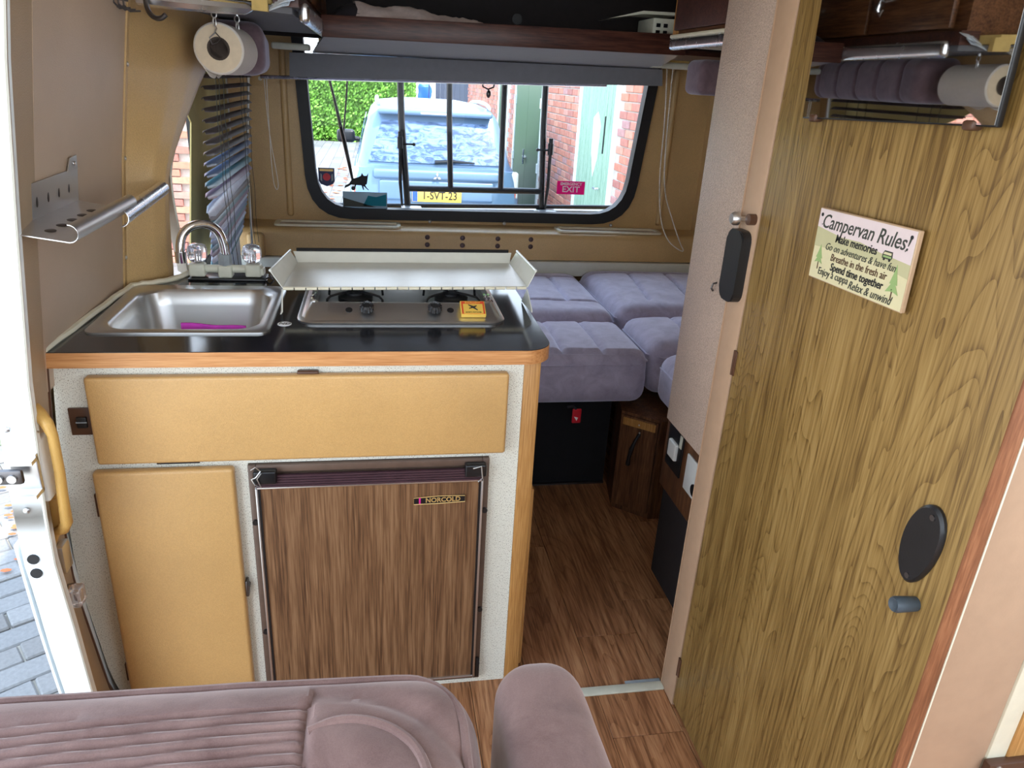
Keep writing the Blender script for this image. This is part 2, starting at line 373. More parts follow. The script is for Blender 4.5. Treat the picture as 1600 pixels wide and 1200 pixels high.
        if kind: o['kind'] = kind
        return o
WL = {}
def wloc(o): return WL[o.name]
def thing(name, label, cat, loc, group=None):
    o = bpy.data.objects.new(name, None); C.objects.link(o); o.location = loc; o.empty_display_size = .05
    WL[o.name] = Vector(loc); o['label'] = label; o['category'] = cat
    if group: o['group'] = group
    return o
def setting(name, loc):
    o = bpy.data.objects.new(name, None); C.objects.link(o); o.location = loc; WL[o.name] = Vector(loc); o['kind'] = 'structure'; return o
def struct(mb, name, mat, parent=None, smooth=None): 
    return mb.build(name, mat, parent, smooth, kind='structure' if parent is None else None)
def part(me_src, parent, local, name=None, rot=None, mat=None):
    """instance of shared mesh as child part"""
    o = bpy.data.objects.new(name or me_src.name, me_src); C.objects.link(o); o.parent = parent; o.location = local
    if rot: o.rotation_euler = rot
    return o
def lettering(txt, size, origin, right, up, mat, parent, name='lettering', squeeze=1, shear=0, ext=.0004, align='CENTER', bold=0):
    cu = bpy.data.curves.new(name, 'FONT'); cu.body = txt; cu.size = size; cu.extrude = ext; cu.align_x = align; cu.align_y = 'CENTER'; cu.shear = shear; cu.offset = bold
    cu.resolution_u = 3
    tmp = bpy.data.objects.new('tmp', cu); me = bpy.data.meshes.new_from_object(tmp)
    right, up = Vector(right).normalized(), Vector(up).normalized(); nr = right.cross(up)
    off = wloc(parent)
    for v in me.vertices: v.co = Vector(origin)+right*v.co.x*squeeze+up*v.co.y+nr*v.co.z-off
    bpy.data.objects.remove(tmp); bpy.data.curves.remove(cu)
    me.name = name; me.materials.clear(); me.materials.append(M[mat]); o = bpy.data.objects.new(name, me); C.objects.link(o); o.parent = parent; return o
def lerp(a, b, t): return a+(b-a)*t
def interp(tab, x):
    if x <= tab[0][0]: return tab[0][1]
    for (a, b), (c, d) in zip(tab, tab[1:]):
        if x <= c: return b+(d-b)*(x-a)/(c-a)
    return tab[-1][1]
def arc(c, r, a0, a1, n, plane='XY'):
    out = []
    for i in range(n+1):
        a = radians(lerp(a0, a1, i/n)); u, v = r*cos(a), r*sin(a)
        out.append(Vector((c[0]+(u if plane[0] == 'X' else 0), c[1]+(u if plane[0] == 'Y' else (v if plane[1] == 'Y' else 0)), c[2]+(v if plane[1] == 'Z' else 0))))
    return out
def rrect(w, h, r, n=5):
    P = []
    for (cx, cy, a) in ((w/2-r, h/2-r, 0), (-w/2+r, h/2-r, 90), (-w/2+r, -h/2+r, 180), (w/2-r, -h/2+r, 270)):
        for i in range(n+1):
            t = radians(a+90*i/n); P.append((cx+r*cos(t), cy+r*sin(t)))
    return P

# ================================================================== LARGE STRUCTURE
LW = [(0, -.49), (.09, -.516), (.28, -.536), (.35, -.54), (.47, -.537), (.6, -.529), (.756, -.514), (1.0, -.485), (1.15, -.462), (1.3, -.438), (1.5, -.39), (1.75, -.30)]
lw = lambda z: interp(LW, z)
# floor: sub-floor and vinyl planks
floor = setting('floor', (.4, 1.2, 0))
MB().box(-.56, 1.32, -.9, 2.98, -.05, -.004).build('subfloor', 'darkin', floor)
rows = [(-.56, -.42), (-.42, -.30), (-.30, -.18), (-.18, -.06), (-.06, .06), (.06, .185), (.185, .31), (.31, .4515), (.4515, .6), (.6, .73), (.73, .86), (.86, .99), (.99, 1.12), (1.12, 1.32)]
offs = [.4, .1, .7, .3, .62, .2, .55, .72, .43, .25, .6, .15, .5, .3]
for (x0, x1), of in zip(rows, offs):
    y = -.9+of-.6
    ys = []
    while y < 2.98: ys.append(y); y += .9
    if abs(x0-.4515) < 1e-6: ys = [-1.37, -.47, .43, 1.04, 1.331, 2.23]
    if abs(x0-.31) < 1e-6: ys = [-1.0, -.1, .8, 1.7, 2.6]
    for a, b in zip(ys, ys[1:]+[2.98]):
        a = max(a, -.9); b = min(b, 2.98)
        if b-a < .02: continue
        MB().box(x0+.0006, x1-.0006, a+.0006, b-.0006, -.004, 0.0, .0005, 1).build('plank', 'plank', floor)
t = setting('trim_1', (.45, 1.16, 0))
MB().box(.28, .60, 1.150, 1.172, .0003, .006, .002).build('floor_joint_strip', 'oldwhite', t)
MB().box(.52, .60, 1.172, 1.182, .0003, .004, .001).build('sealant', 'gray', t)

# left wall: outer skin with the side window opening, wall board, pillar
wl = setting('wall_left', (-.56, 2, 0))
def lwx(z, y): return lw(z)-.045
WY0, WY1, WZ0, WZ1 = 1.84, 2.88, .56, 1.26
zs = [0, .09, .2, .28, .35, .47, WZ0, .65, .756, .9, 1.0, 1.15, WZ1, 1.4, 1.5, 1.6, 1.75]; ysl = [1.2, 1.5, WY0, 2.1, 2.5, WY1, 3.0]
mb = MB()
for i in range(len(zs)-1):
    for j in range(len(ysl)-1):
        z0, z1, y0, y1 = zs[i], zs[i+1], ysl[j], ysl[j+1]
        if z0 >= WZ0 and z1 <= WZ1 and y0 >= WY0 and y1 <= WY1: continue
        P = [(lwx(z0, 0), y0, z0), (lwx(z0, 0), y1, z0), (lwx(z1, 0), y1, z1), (lwx(z1, 0), y0, z1)]
        mb.prism(P, (-.03, 0, 0))
mb.build('wall_shell', 'shell', wl)
mb = MB()
zz = [.74+.02*i for i in range(52)]
mb.sheet(lambda u, v: Vector((lw(lerp(.70, 1.75, u)), lerp(1.19, 1.592, v), lerp(.70, 1.75, u))), 20, 1, (-.012, 0, 0)).build('wall_board', 'board', wl)
MB().sheet(lambda u, v: Vector((lw(lerp(.70, 1.75, u))+.003, lerp(1.593, 1.607, v), lerp(.70, 1.75, u))), 20, 1, (-.012, 0, 0)).build('joint_batten', 'shell', wl)
for z in (1.19, 1.02, .825): MB().sph((lw(z)+.004, 1.6, z), .0045, 8, (.5, 1, 1)).build('screw', 'steel2', wl)
# pillar beside window: bulges inward, its rear edge slants
PE = [(.70, 1.745), (.77, 1.737), (.834, 1.712), (.92, 1.685), (.975, 1.68), (1.0, 1.70), (1.06, 1.79), (1.155, 1.955), (1.25, 2.15), (1.32, 2.28), (1.75, 2.3)]
def pil(u, v):
    z = lerp(.70, 1.75, v); ye = interp(PE, z); xw = lw(z)
    prof = [(0, 0, 0), (.1, .12, .25), (.3, .35, .70), (.5, .6, .95), (.66, .84, 1.0), (.76, .97, .95), (.82, 1.0, .80), (.88, 1.01, .5), (1, 1.02, -.9)]
    for (a, b, c), (d, e, f) in zip(prof, prof[1:]):
        if u <= d+1e-9:
            k = (u-a)/(d-a); t, s_ = b+(e-b)*k, c+(f-c)*k; break
    y = lerp(1.607, ye, t); return Vector((xw+.002+s_*.066, y, z))
MB().sheet(pil, 34, 42, (-.008, 0, 0)).build('window_pillar', 'shell', wl)
# light reveal strip on pillar edge and rear part of reveal
MB().sheet(lambda u, v: Vector((lerp(-.418, -.452, u), interp(PE, lerp(.75, 1.3, v))+lerp(.004, .058, u), lerp(.75, 1.3, v))), 2, 24, (-.004, 0, 0)).build('window_reveal', 'whitepaint', wl)
MB().box(-.575, -.50, 2.86, 2.885, WZ0, WZ1).build('window_reveal', 'whitepaint', wl)
# side window: frame and glass
w1 = setting('window_1', (-.57, 2.36, WZ0))
fx = -.575
MB().box(fx-.02, fx+.01, WY0-.02, WY0+.02, WZ0-.02, WZ1).build('window_frame', 'rubber', w1)
MB().box(fx-.02, fx+.01, WY1-.02, WY1+.02, WZ0-.02, WZ1).build('window_frame', 'rubber', w1)
MB().box(fx-.02, fx+.01, WY0, WY1, WZ0-.03, WZ0+.01).build('window_frame', 'rubber', w1)
MB().box(fx-.02, fx+.01, WY0, WY1, WZ1-.02, WZ1+.03).build('window_frame', 'rubber', w1)
MB().box(fx-.012, fx+.004, 2.612, 2.63, WZ0, WZ1).build('window_divider', 'rubber', w1)
MB().box(fx-.006, fx-.003, 2.62, WY1, WZ0, WZ1).build('pane', 'glass', w1)

# rear wall with the window hole
def rpoly(P, R, n=6):
    out = []; m = len(P)
    for i in range(m):
        p, a, c = Vector(P[i]), Vector(P[i-1]), Vector(P[(i+1) % m]); r = R[i]
        d0, d1 = (a-p).normalized(), (c-p).normalized(); A, B = p+d0*r, p+d1*r
        for k in range(n+1):
            t = k/n; out.append(A*(1-t)**2+p*2*t*(1-t)+B*t*t)
    return out
def inset(P, d):
    out = []; m = len(P)
    for i in range(m):
        p, a, c = Vector(P[i]), Vector(P[i-1]), Vector(P[(i+1) % m]); d0, d1 = (p-a).normalized(), (c-p).normalized()
        n0, n1 = Vector((-d0.y, d0.x)), Vector((-d1.y, d1.x)); b = (n0+n1).normalized(); out.append(p+b*d/max(.3, b.dot(n0)))
    return out
RW = [(-.245, .682), (1.015, .688), (1.085, 1.42), (-.285, 1.42)]; RR = [.16, .16, .1, .1]
def ring(mb, A, B, y0, y1):
    """solid frame between loops A (outer) and B (inner) in the XZ plane"""
    n = len(A); V = [[mb.b.verts.new((p.x, y, p.y)) for p in L] for L in (A, B) for y in (y0, y1)]
    a0, a1, b0, b1 = V
    for i in range(n):
        j = (i+1) % n
        for q in ((a0[i], a0[j], b0[j], b0[i]), (a1[i], b1[i], b1[j], a1[j]), (a0[i], a1[i], a1[j], a0[j]), (b0[i], b0[j], b1[j], b1[i])): mb.b.faces.new(q)
    return mb
hole = rpoly(RW, RR)
cx, cz = .4, 1.05
def torect(p):
    d = Vector((p.x-cx, p.y-cz)); k = []
    if d.x: k.append(((1.32 if d.x > 0 else -.60)-cx)/d.x)
    if d.y: k.append(((1.78 if d.y > 0 else 0)-cz)/d.y)
    return Vector((cx, cz))+d*min(k)
outer = [torect(p) for p in hole]
for cor in ((-.60, 0), (1.32, 0), (1.32, 1.78), (-.60, 1.78)):
    i = min(range(len(outer)), key=lambda i: (outer[i]-Vector(cor)).length); outer[i] = Vector(cor)
wr = setting('wall_rear', (.4, 2.97, 0))
ring(MB(), outer, hole, 2.95, 2.99).build('wall_panel', 'shell', wr, smooth=False)
# moulded relief ribs at both sides of the window
for (xa, xb) in ((-.335, -.305), (1.135, 1.165)):
    MB().rbox(((xa+xb)/2, 2.948, .98), (.012, .012, .30), .011, (1, 1, 6)).build('moulded_rib', 'shell', wr)
for (x, z) in ((.205, .668), (.5, .668), (.94, .672)): MB().sph((x, 2.925, z+.008), .007, 8).build('screw', 'steel2', wr)
w2 = setting('window_2', (.4, 2.94, .68))
ring(MB(), rpoly(inset(RW, -.006), RR), rpoly(inset(RW, .034), [r*.85 for r in RR]), 2.928, 2.975).build('rubber_frame', 'rubber', w2)
gl = MB(); L = rpoly(inset(RW, .03), [r*.85 for r in RR]); gl.prism([(p.x, 2.952, p.y) for p in L], (0, .005, 0)).build('pane', 'glass', w2, smooth=False)
# rear ledge
tr = setting('trim_2', (.4, 2.87, .56))
led = [(2.95, .665), (2.83, .663), (2.812, .660), (2.803, .652), (2.80, .640), (2.80, .56), (2.83, .56), (2.83, .5), (2.95, .5)]
MB().prism([(-.56, y, z) for y, z in led], (1.86, 0, 0)).build('ledge', 'shell', tr)
for (xa, xb) in ((-.37, .09), (.70, 1.13)):
    L1 = [Vector((p[0]+(xa+xb)/2, p[1]+2.876)) for p in rrect(xb-xa, .10, .02)]; L2 = [Vector((p[0]+(xa+xb)/2, p[1]+2.876)) for p in rrect(xb-xa-.03, .066, .012)]
    mb = MB(); ring(mb, L1, L2, .664, .671); mb.xf(Matrix(((1, 0, 0, 0), (0, 0, 1, 0), (0, 1, 0, 0), (0, 0, 0, 1)))).build('tray_rim', 'cream', tr)
    MB().box(xa+.015, xb-.015, 2.843, 2.909, .660, .6645).build('tray_floor', 'board', tr)
for x in (.188, .321, .457, .586):
    for z in (.640, .612): MB().sph((x, 2.799, z), .0095, 12, (1, .35, 1)).build('screw_cap', 'browncap', tr)
MB().box(-.56, 1.3, 2.785, 2.83, .50, .557, .004).build('cream_panel', 'whitepaint', tr)
MB().rbox((-.43, 2.80, .60), (.03, .03, .045), .015, (1, 1, 1)).build('corner_block', 'shell', tr)
# right wall and roof
wrt = setting('wall_right', (1.3, 1.2, 0))
MB().box(1.30, 1.33, -1.1, .5, 0, .85).build('cab_side', 'board', wrt)
MB().box(-.6, 1.33, -1.13, -1.1, 0, .75).build('cab_front', 'iron', wrt)
MB().box(1.30, 1.33, .5, 2.95, 0, 1.78).build('wall_panel', 'shell', wrt)
cl = setting('ceiling', (.4, 1, 1.75))
MB().box(-.62, 1.33, -1.1, 3.0, 1.76, 1.79).build('roof_panel', 'roof', cl)
MB().box(-.62, -.42, -1.1, 1.06, 1.40, 1.76).build('roof_side', 'roof', cl)

# side doorway post: white painted face, trim behind it
d1 = setting('door_1', (-.5, 1.06, 0))
INN = [(0, -.472), (.21, -.486), (.345, -.493), (.465, -.501), (.56, -.499), (.7, -.490), (.753, -.488), (.993, -.462), (1.185, -.439), (1.35, -.412), (1.7, -.33)]
OUT = [(0, -.51), (.207, -.525), (.312, -.533), (.403, -.537), (.471, -.542), (.608, -.5395), (.70, -.534), (1.0, -.515), (1.35, -.47), (1.7, -.39)]
def post(u, v, tab, y): z = lerp(0, 1.7, u); return Vector((interp(tab, z), y, z))
mb = MB(); n = 40
ia = [(interp(INN, 1.7*i/n), 1.7*i/n) for i in range(n+1)]; oa = [(interp(OUT, 1.7*i/n), 1.7*i/n) for i in range(n+1)]
for i in range(n):
    mb.prism([(ia[i][0], 1.06, ia[i][1]), (ia[i+1][0], 1.06, ia[i+1][1]), (oa[i+1][0], 1.06, oa[i+1][1]), (oa[i][0], 1.06, oa[i][1])], (0, .02, 0))
bmesh.ops.remove_doubles(mb.b, verts=mb.b.verts, dist=1e-5); mb.build('painted_face', 'jamb', d1)
MB().tube([(interp(INN, z)+.001, 1.061, z) for z in [1.7*i/40 for i in range(41)]], .0028, 6).build('door_seal', 'whitepaint', d1)
MB().sheet(lambda u, v: Vector((lerp(interp(INN, 1.7*u), lw(1.7*u)-.004, v)+.001, lerp(1.066, 1.205, v), 1.7*u)), 40, 4, (-.012, 0, 0)).build('jamb_lining', 'trim', d1)
MB().tube([(lw(z)-.002, 1.2, z) for z in [.0+.75*i/24 for i in range(25)]], .004, 6).build('lining_bead', 'brownp', d1)
MB().sheet(lambda u, v: Vector((interp(OUT, 1.7*u)-.004, lerp(1.06, 3.0, v), 1.7*u)), 30, 1, (-.004, 0, 0)).build('body_side', 'jamb', d1) if False else None
# striker and screws on the white face
st = MB().box(-.528, -.490, 1.052, 1.0605, .598, .662, .002).box(-.520, -.490, 1.03, 1.056, .600, .606).box(-.522, -.490, 1.036, 1.056, .652, .658).build('striker', 'steel2', d1)
MB().box(-.545, -.503, 1.030, 1.040, .624, .648, .005).build('striker_pad', 'darkmetal', st)
for x in (-.534, -.516): MB().cyl((x, 1.031, .636), (x, 1.026, .636), .0065, 12).build('screw', 'steel2', st)
for (x, z) in ((-.524, .70), (-.521, .565)): MB().sph((x, 1.058, z), .005, 10, (1, .5, 1)).build('screw', 'steel2', d1)
for z in (.478, .452): MB().cyl((-.527, 1.062, z), (-.527, 1.0575, z), .0085, 14).build('hole_plug', 'rubber', d1)
# white housing and mustard pull handle beside it
MB().rbox((-.507, 1.088, .622), (.016, .018, .052), .006, (1, 1, 3)).build('lock_housing', 'whitep', d1)
hp = [(-.502, 1.10, .714), (-.490, 1.088, .710), (-.478, 1.078, .698), (-.474, 1.078, .68), (-.475, 1.080, .62), (-.479, 1.082, .56), (-.482, 1.086, .525), (-.492, 1.094, .508), (-.506, 1.098, .500), (-.514, 1.10, .478)]
MB().tube(hp, [.010, .010, .009, .0075, .0075, .008, .009, .009, .007, .005], 10).build('pull_handle', 'gold', d1)
MB().box(-.514, -.496, 1.10, 1.12, .505, .560, .004).build('handle_foot', 'gold', d1)
MB().box(-.510, -.498, 1.09, 1.12, .425, .475, .003).build('latch_plate', 'steel2', d1)
MB().tube([(-.497, 1.07, .75), (-.500, 1.062, .72), (-.498, 1.064, .695), (-.49, 1.075, .687)], .002, 6).build('wire', 'steel2', d1)
MB().rbox((-.495, 1.10, .375), (.010, .014, .016), .004, (1, 1, 1)).build('catch', 'crystal', d1)
MB().tube([(-.505, 1.095, .392), (-.500, 1.09, .405), (-.494, 1.10, .40)], .0015, 5).build('wire', 'darkmetal', d1)
# outer white skin of the van below the window, seen past the post
MB().sheet(lambda u, v: Vector((interp(OUT, lerp(-.15, .5, u))-.012, lerp(1.065, 2.98, v), lerp(-.15, .5, u))), 8, 1, (.004, 0, 0)).build('body_side', 'jamb', d1)

# ================================================================== KITCHEN UNIT
KX0 = -.50; FY = 1.222
kc = thing('kitchen_cabinet', 'speckled cream kitchen cabinet with mustard drawer front and cupboard door', 'cabinet', (-.1, 1.4, 0))
# face panel as frame pieces around the fridge, following the curved wall on the left
mb = MB()
n = 20; zl = [.739*i/n for i in range(n+1)]
for i in range(n):
    mb.prism([(lw(zl[i])-.002, FY, zl[i]), (lw(zl[i+1])-.002, FY, zl[i+1]), (-.2304, FY, zl[i+1]), (-.2304, FY, zl[i])], (0, .014, 0))
mb.box(.203, .2585, FY, FY+.014, 0, .739); mb.box(-.2304, .203, FY, FY+.014, .547, .739); mb.box(-.2304, .203, FY, FY+.014, 0, .016)
bmesh.ops.remove_doubles(mb.b, verts=mb.b.verts, dist=1e-5)
mb.build('face_panel', 'speck', kc, smooth=False)
MB().box(.2585, .290, FY-.001, FY+.03, 0, .739, .003).build('corner_post', 'post', kc)
MB().box(.272, .288, FY+.03, 1.79, 0.0, .739).build('side_panel', 'lwood', kc)
MB().box(-.48, .27, 1.76, 1.78, 0, .739).build('back_panel', 'darkin', kc)
MB().box(.29, .304, 1.30, 1.62, .50, .69, .006).build('folded_flap', 'edge', kc)
MB().box(.289, .30, 1.24, 1.60, .02, .46, .004).build('low_side_door', 'post', kc)
MB().rbox((-.1195, 1.209, .6417), (.3485, .010, .0795), .006, (4, 1, 2)).build('drawer_front', 'tan', kc, label='wide mustard drop-down front under the worktop')
dl = MB().rbox((-.366, 1.209, .284), (.1145, .010, .264), .007, (2, 1, 4)).build('cupboard_door', 'tan', kc, label='tall mustard cupboard door left of the fridge')
MB().rbox((-.118, 1.214, .7225), (.018, .006, .0035), .003, (1, 1, 1)).build('drawer_catch', 'brownp', kc)
MB().box(-.105, -.088, 1.2, 1.221, .7165, .7185).build('catch_tongue', 'brownp', kc)
MB().box(-.4865, -.4815, 1.211, 1.221, .455, .50, .001).build('hinge', 'brownp', kc)
MB().box(-.4865, -.4815, 1.211, 1.221, .085, .125, .001).build('hinge', 'brownp', kc)
MB().cyl((-.2495, 1.221, .29), (-.2495, 1.206, .29), .006, 10).box(-.2515, -.246, 1.205, 1.221, .27, .305, .002).build('door_catch', 'darkmetal', kc)
sp = MB().box(-.505, -.470, 1.2165, 1.2215, .612, .661, .001).build('switch_plate', 'brownp', kc)
MB().box(-.493, -.477, 1.210, 1.2165, .627, .647, .002).build('rocker', 'blackp', sp)
MB().box(-.4935, -.4765, 1.2095, 1.2105, .637, .639).build('rocker_mark', 'gray', sp)
MB().box(-.38, -.31, 1.2185, 1.2215, .5515, .5545).build('slot', 'darkin', kc)
# fridge
fr = thing('fridge', 'small fridge with walnut front panel built in under the worktop', 'fridge', (-.013, 1.3, .017))
mb = MB(); yA = 1.2135
for (a, b, c, d) in ((-.2304, -.2165, .017, .546), (.190, .203, .017, .546), (-.2165, .190, .532, .546), (-.2165, .190, .017, .028)): mb.box(a, b, yA, yA+.010, c, d, .0015)
mb.build('outer_frame', 'fridgef', fr)
MB().box(-.2165, .190, yA+.012, yA+.016, .505, .534).build('top_recess', 'fridgef', fr)
mb = MB()
for k in range(5): mb.box(-.216, .190, 1.208-.0014*k, 1.214, .5065+.0043*(4-k), .5065+.0043*(5-k)-.0006)
mb.build('ridged_top_band', 'plum', fr)
dr = MB().box(-.212, .184, 1.2075, 1.232, .032, .502).build('door_panel', 'walnut', fr, label='walnut-grain door panel')
mb = MB(); a, b, c, d, th = -.219, .192, .029, .5065, .0045
mb.box(a, b, 1.2045, 1.2095, d-th, d, .001).box(a, b, 1.2045, 1.2095, c, c+th, .001).box(a, a+th, 1.2045, 1.2095, c, d, .001).box(b-th, b, 1.2045, 1.2095, c, d, .001)
mb.build('bright_trim', 'steel2', fr)
for ga in (a+th, b-th-.004): MB().box(ga, ga+.004, 1.2055, 1.209, c+th, d-th).build('gasket', 'iron', fr)
lg = MB(); lg.prism([(.062, 1.2045, .458), (.062, 1.2045, .4715), (.158, 1.2045, .4745), (.158, 1.2045, .4608)][::1], (0, .003, 0)).build('badge', 'iron', dr)
mb = MB(); q = [Vector((.062, .458)), Vector((.110, .4585)), Vector((.158, .4605)), Vector((.158, .4735)), Vector((.110, .4745)), Vector((.062, .4715))]
mb.tube([(p.x, 1.2045, p.y) for p in q], .0008, 5, True).build('badge_rim', 'goldp', dr)
MB().box(.0715, .0745, 1.2035, 1.2046, .4595, .4725).build('badge_bar', 'pink', dr)
lettering('NORCOLD', .0135, (.1165, 1.2042, .4662), (1, 0, .02), (0, 0, 1), 'goldp', fr, squeeze=.98, bold=.0003)
for (x, z) in ((-.224, .43), (-.222, .18), (.1975, .435), (.1975, .20), (.197, .06)): MB().cyl((x, 1.2135, z), (x, 1.209, z), .0055, 10).build('screw_cap', 'iron', fr)
for sx_ in (-1, 1):
    x = -.2 if sx_ < 0 else .176
    MB().rbox((x, 1.206, .528), (.020, .009, .013), .004, (1, 1, 1)).build('corner_hinge', 'iron', fr)
MB().tube([(-.222, 1.198, .545), (-.214, 1.195, .552), (-.206, 1.197, .543), (-.214, 1.193, .533), (-.222, 1.196, .528), (-.216, 1.193, .518), (-.207, 1.196, .512), (-.212, 1.193, .53), (-.205, 1.195, .54)], .0012, 5).build('twisted_wire', 'steel2', fr)
MB().tube([(.17, 1.196, .535), (.185, 1.194, .54), (.188, 1.195, .515), (.18, 1.194, .508)], .0014, 5).build('hinge_pin', 'steel2', fr)
MB().box(.1935, .2015, 1.208, 1.2135, .025, .075, .001).build('lower_hinge', 'iron', fr)

# worktop with rounded right corners, holes for sink and hob are covered by their rims
wt = thing('worktop', 'glossy black kitchen worktop with orange oak edge', 'worktop', (-.1, 1.5, .74))
def wtop(x1, y0, r):
    P = [(-.517, y0)]
    P += [(x1-r+r*sin(radians(a)), y0+r-r*cos(radians(a))) for a in range(0, 91, 10)]
    P += [(x1, 1.78-.03), (x1-.03, 1.78), (-.40, 1.78), (-.40, 1.74), (-.43, 1.67), (-.47, 1.62), (-.497, 1.59)]
    return P
sinkr = (-.475, -.205, 1.31, 1.575); hobr = (-.13, .225, 1.365, 1.60)
def slab_with_holes(P, holes, z0, z1):
    mb = MB(); from mathutils.geometry import tessellate_polygon
    # split the slab on a coordinate grid so the basin and hob cut-outs stay open
    xs = sorted({-.517, .3075} | {h[0] for h in holes} | {h[1] for h in holes} | {.22, .26}); 
    import itertools
    loops = [[Vector((x, y, 0)) for x, y in P]] + [[Vector((h[0], h[2], 0)), Vector((h[0], h[3], 0)), Vector((h[1], h[3], 0)), Vector((h[1], h[2], 0))] for h in holes]
    tris = tessellate_polygon(loops); allp = [p for l in loops for p in l]
    A = [mb.b.verts.new((p.x, p.y, z1)) for p in allp]; B = [mb.b.verts.new((p.x, p.y, z0)) for p in allp]
    for t in tris: mb.b.faces.new([A[i] for i in t]); mb.b.faces.new([B[i] for i in t[::-1]])
    k = 0
    for l in loops:
        m = len(l)
        for i in range(m): mb.b.faces.new((A[k+i], A[k+(i+1) % m], B[k+(i+1) % m], B[k+i]))
        k += m
    return mb
slab_with_holes(wtop(.3068, 1.198, .05), [sinkr, hobr], .757, .766).build('black_surface', 'black', wt, smooth=False)
slab_with_holes(wtop(.3052, 1.1995, .05), [sinkr, hobr], .7395, .757).build('core', 'post', wt, smooth=False)
P = wtop(.3072, 1.1968, .051)[:-5]; mb = MB(); Pi = wtop(.3058, 1.199, .049)[:-5]
for i in range(len(P)-1):
    mb.prism([(P[i][0], P[i][1], .7395), (P[i+1][0], P[i+1][1], .7395), (Pi[i+1][0], Pi[i+1][1], .7395), (Pi[i][0], Pi[i][1], .7395)], (0, 0, .0255))
bmesh.ops.remove_doubles(mb.b, verts=mb.b.verts, dist=2e-4); mb.build('oak_edging', 'edge', wt)
mb = MB(); pts = [(-.517, 1.20), (-.509, 1.35), (-.502, 1.5), (-.495, 1.585), (-.478, 1.602), (-.452, 1.618), (-.425, 1.65), (-.408, 1.70), (-.405, 1.735)]
mb.tube([(x, y, .769+.001*sin(i*2.2)) for i, (x, y) in enumerate([(lerp(a[0], b[0], t/3), lerp(a[1], b[1], t/3)) for a, b in zip(pts, pts[1:]) for t in range(3)])], .0065, 7).build('sealant_bead', 'cream', wt)
b_ = MB(); b_.cyl((-.168, 1.345, .766), (-.168, 1.345, .7668), .0125, 24); s_ = b_.build('oval_label', 'white', wt)
lettering('ND', .014, (-.168, 1.345, .7670), (1, 0, 0), (0, 1, 0), 'ink2', wt, shear=.2)
# sink
sk = thing('sink', 'square stainless steel sink set in the black worktop', 'sink', (-.34, 1.44, .65))
def rl(w, h, r, cx, cy, n=6): return [(p[0]+cx, p[1]+cy) for p in rrect(w, h, r, n)]
cxs, cys = -.340, 1.4405
prof = [(.302, .308, .020, .766), (.302, .308, .020, .769), (.294, .300, .020, .771), (.262, .262, .045, .768), (.252, .252, .048, .762), (.244, .244, .05, .735), (.226, .226, .05, .665), (.212, .212, .05, .648), (.17, .17, .05, .641), (.03, .03, .012, .638)]
mb = MB(); loops = []
for (w_, h_, r_, z_) in prof:
    L = rl(w_, h_, r_, cxs, cys-(.0 if z_ > .76 else 0), 8); loops.append([mb.b.verts.new((x, y, z_)) for x, y in L])
for A, B in zip(loops, loops[1:]):
    for i in range(len(A)): mb.b.faces.new((A[i], A[(i+1) % len(A)], B[(i+1) % len(A)], B[i]))
mb.b.faces.new(loops[-1]); mb.build('basin', 'steel', sk)
MB().lathe([(.021, 0), (.021, .003), (.016, .004), (.012, .002), (.002, .002)], (cxs, cys, .6378), seg=20).build('drain', 'chrome', sk)
dc = MB().sheet(lambda u, v: Vector((lerp(-.345, -.235, u), 1.336+.003*sin(u*9)+.002*v, lerp(.655, .7695-.006*u, v))), 14, 6, (0, .004, 0)); dc = dc.build('dish_cloth', 'magenta', None, label='magenta cloth lying in the steel sink', cat='cloth')
# faucet
fc = thing('faucet', 'chrome gooseneck tap with two clear acrylic knobs', 'tap', (-.325, 1.66, .766))
MB().box(-.40, -.24, 1.645, 1.70, .766, .7705, .002).build('gasket', 'iron', fc)
mb = MB()
for x in (-.382, -.266): mb.rbox((x, 1.668, .786), (.017, .014, .014), .005, (1, 1, 1))
mb.rbox((-.324, 1.668, .784), (.015, .015, .014), .005, (1, 1, 1)); mb.cyl((-.37, 1.668, .788), (-.28, 1.668, .788), .009, 12); mb.rbox((-.248, 1.668, .784), (.005, .012, .008), .003, (1, 1, 1))
mb.build('mixer_body', 'oldwhite', fc)
MB().cyl((-.324, 1.668, .797), (-.324, 1.668, .820), .0145, 8).build('spout_nut', 'gray', fc)
sp_ = [Vector((-.322, 1.668, .815)), Vector((-.324, 1.668, .845)), Vector((-.330, 1.666, .868)), Vector((-.344, 1.660, .883)), Vector((-.362, 1.650, .888)), Vector((-.382, 1.638, .884)), Vector((-.396, 1.628, .870)), Vector((-.401, 1.622, .850)), Vector((-.402, 1.620, .828))]
# smooth the polyline
def smooth(P, k=3, closed=False):
    for _ in range(k):
        Q = [P[0]]
        for a, b in zip(P, P[1:]): Q += [a*.75+b*.25, a*.25+b*.75]
        P = Q+[P[-1]]
    return P
MB().tube(smooth(sp_), .0092, 14).build('spout', 'chrome', fc)
MB().cyl((-.402, 1.620, .835), (-.402, 1.620, .812), .0115, 16).build('aerator', 'chrome', fc)
for x in (-.380, -.268):
    MB().lathe([(.008, 0), (.015, .004), (.0205, .012), (.0215, .026), (.018, .037), (.010, .041), (.001, .041)], (x, 1.668, .801), seg=16, rmod=lambda k: 1 if k % 2 else .9).build('knob', 'crystal', fc)
    MB().cyl((x, 1.668, .80), (x, 1.668, .828), .005, 10).build('knob_stem', 'chrome', fc)
MB().tube([(-.24, 1.66, .769), (-.232, 1.652, .774), (-.226, 1.655, .768), (-.232, 1.664, .776), (-.224, 1.667, .769)], .0018, 5).build('loose_wire', 'darkmetal', fc)
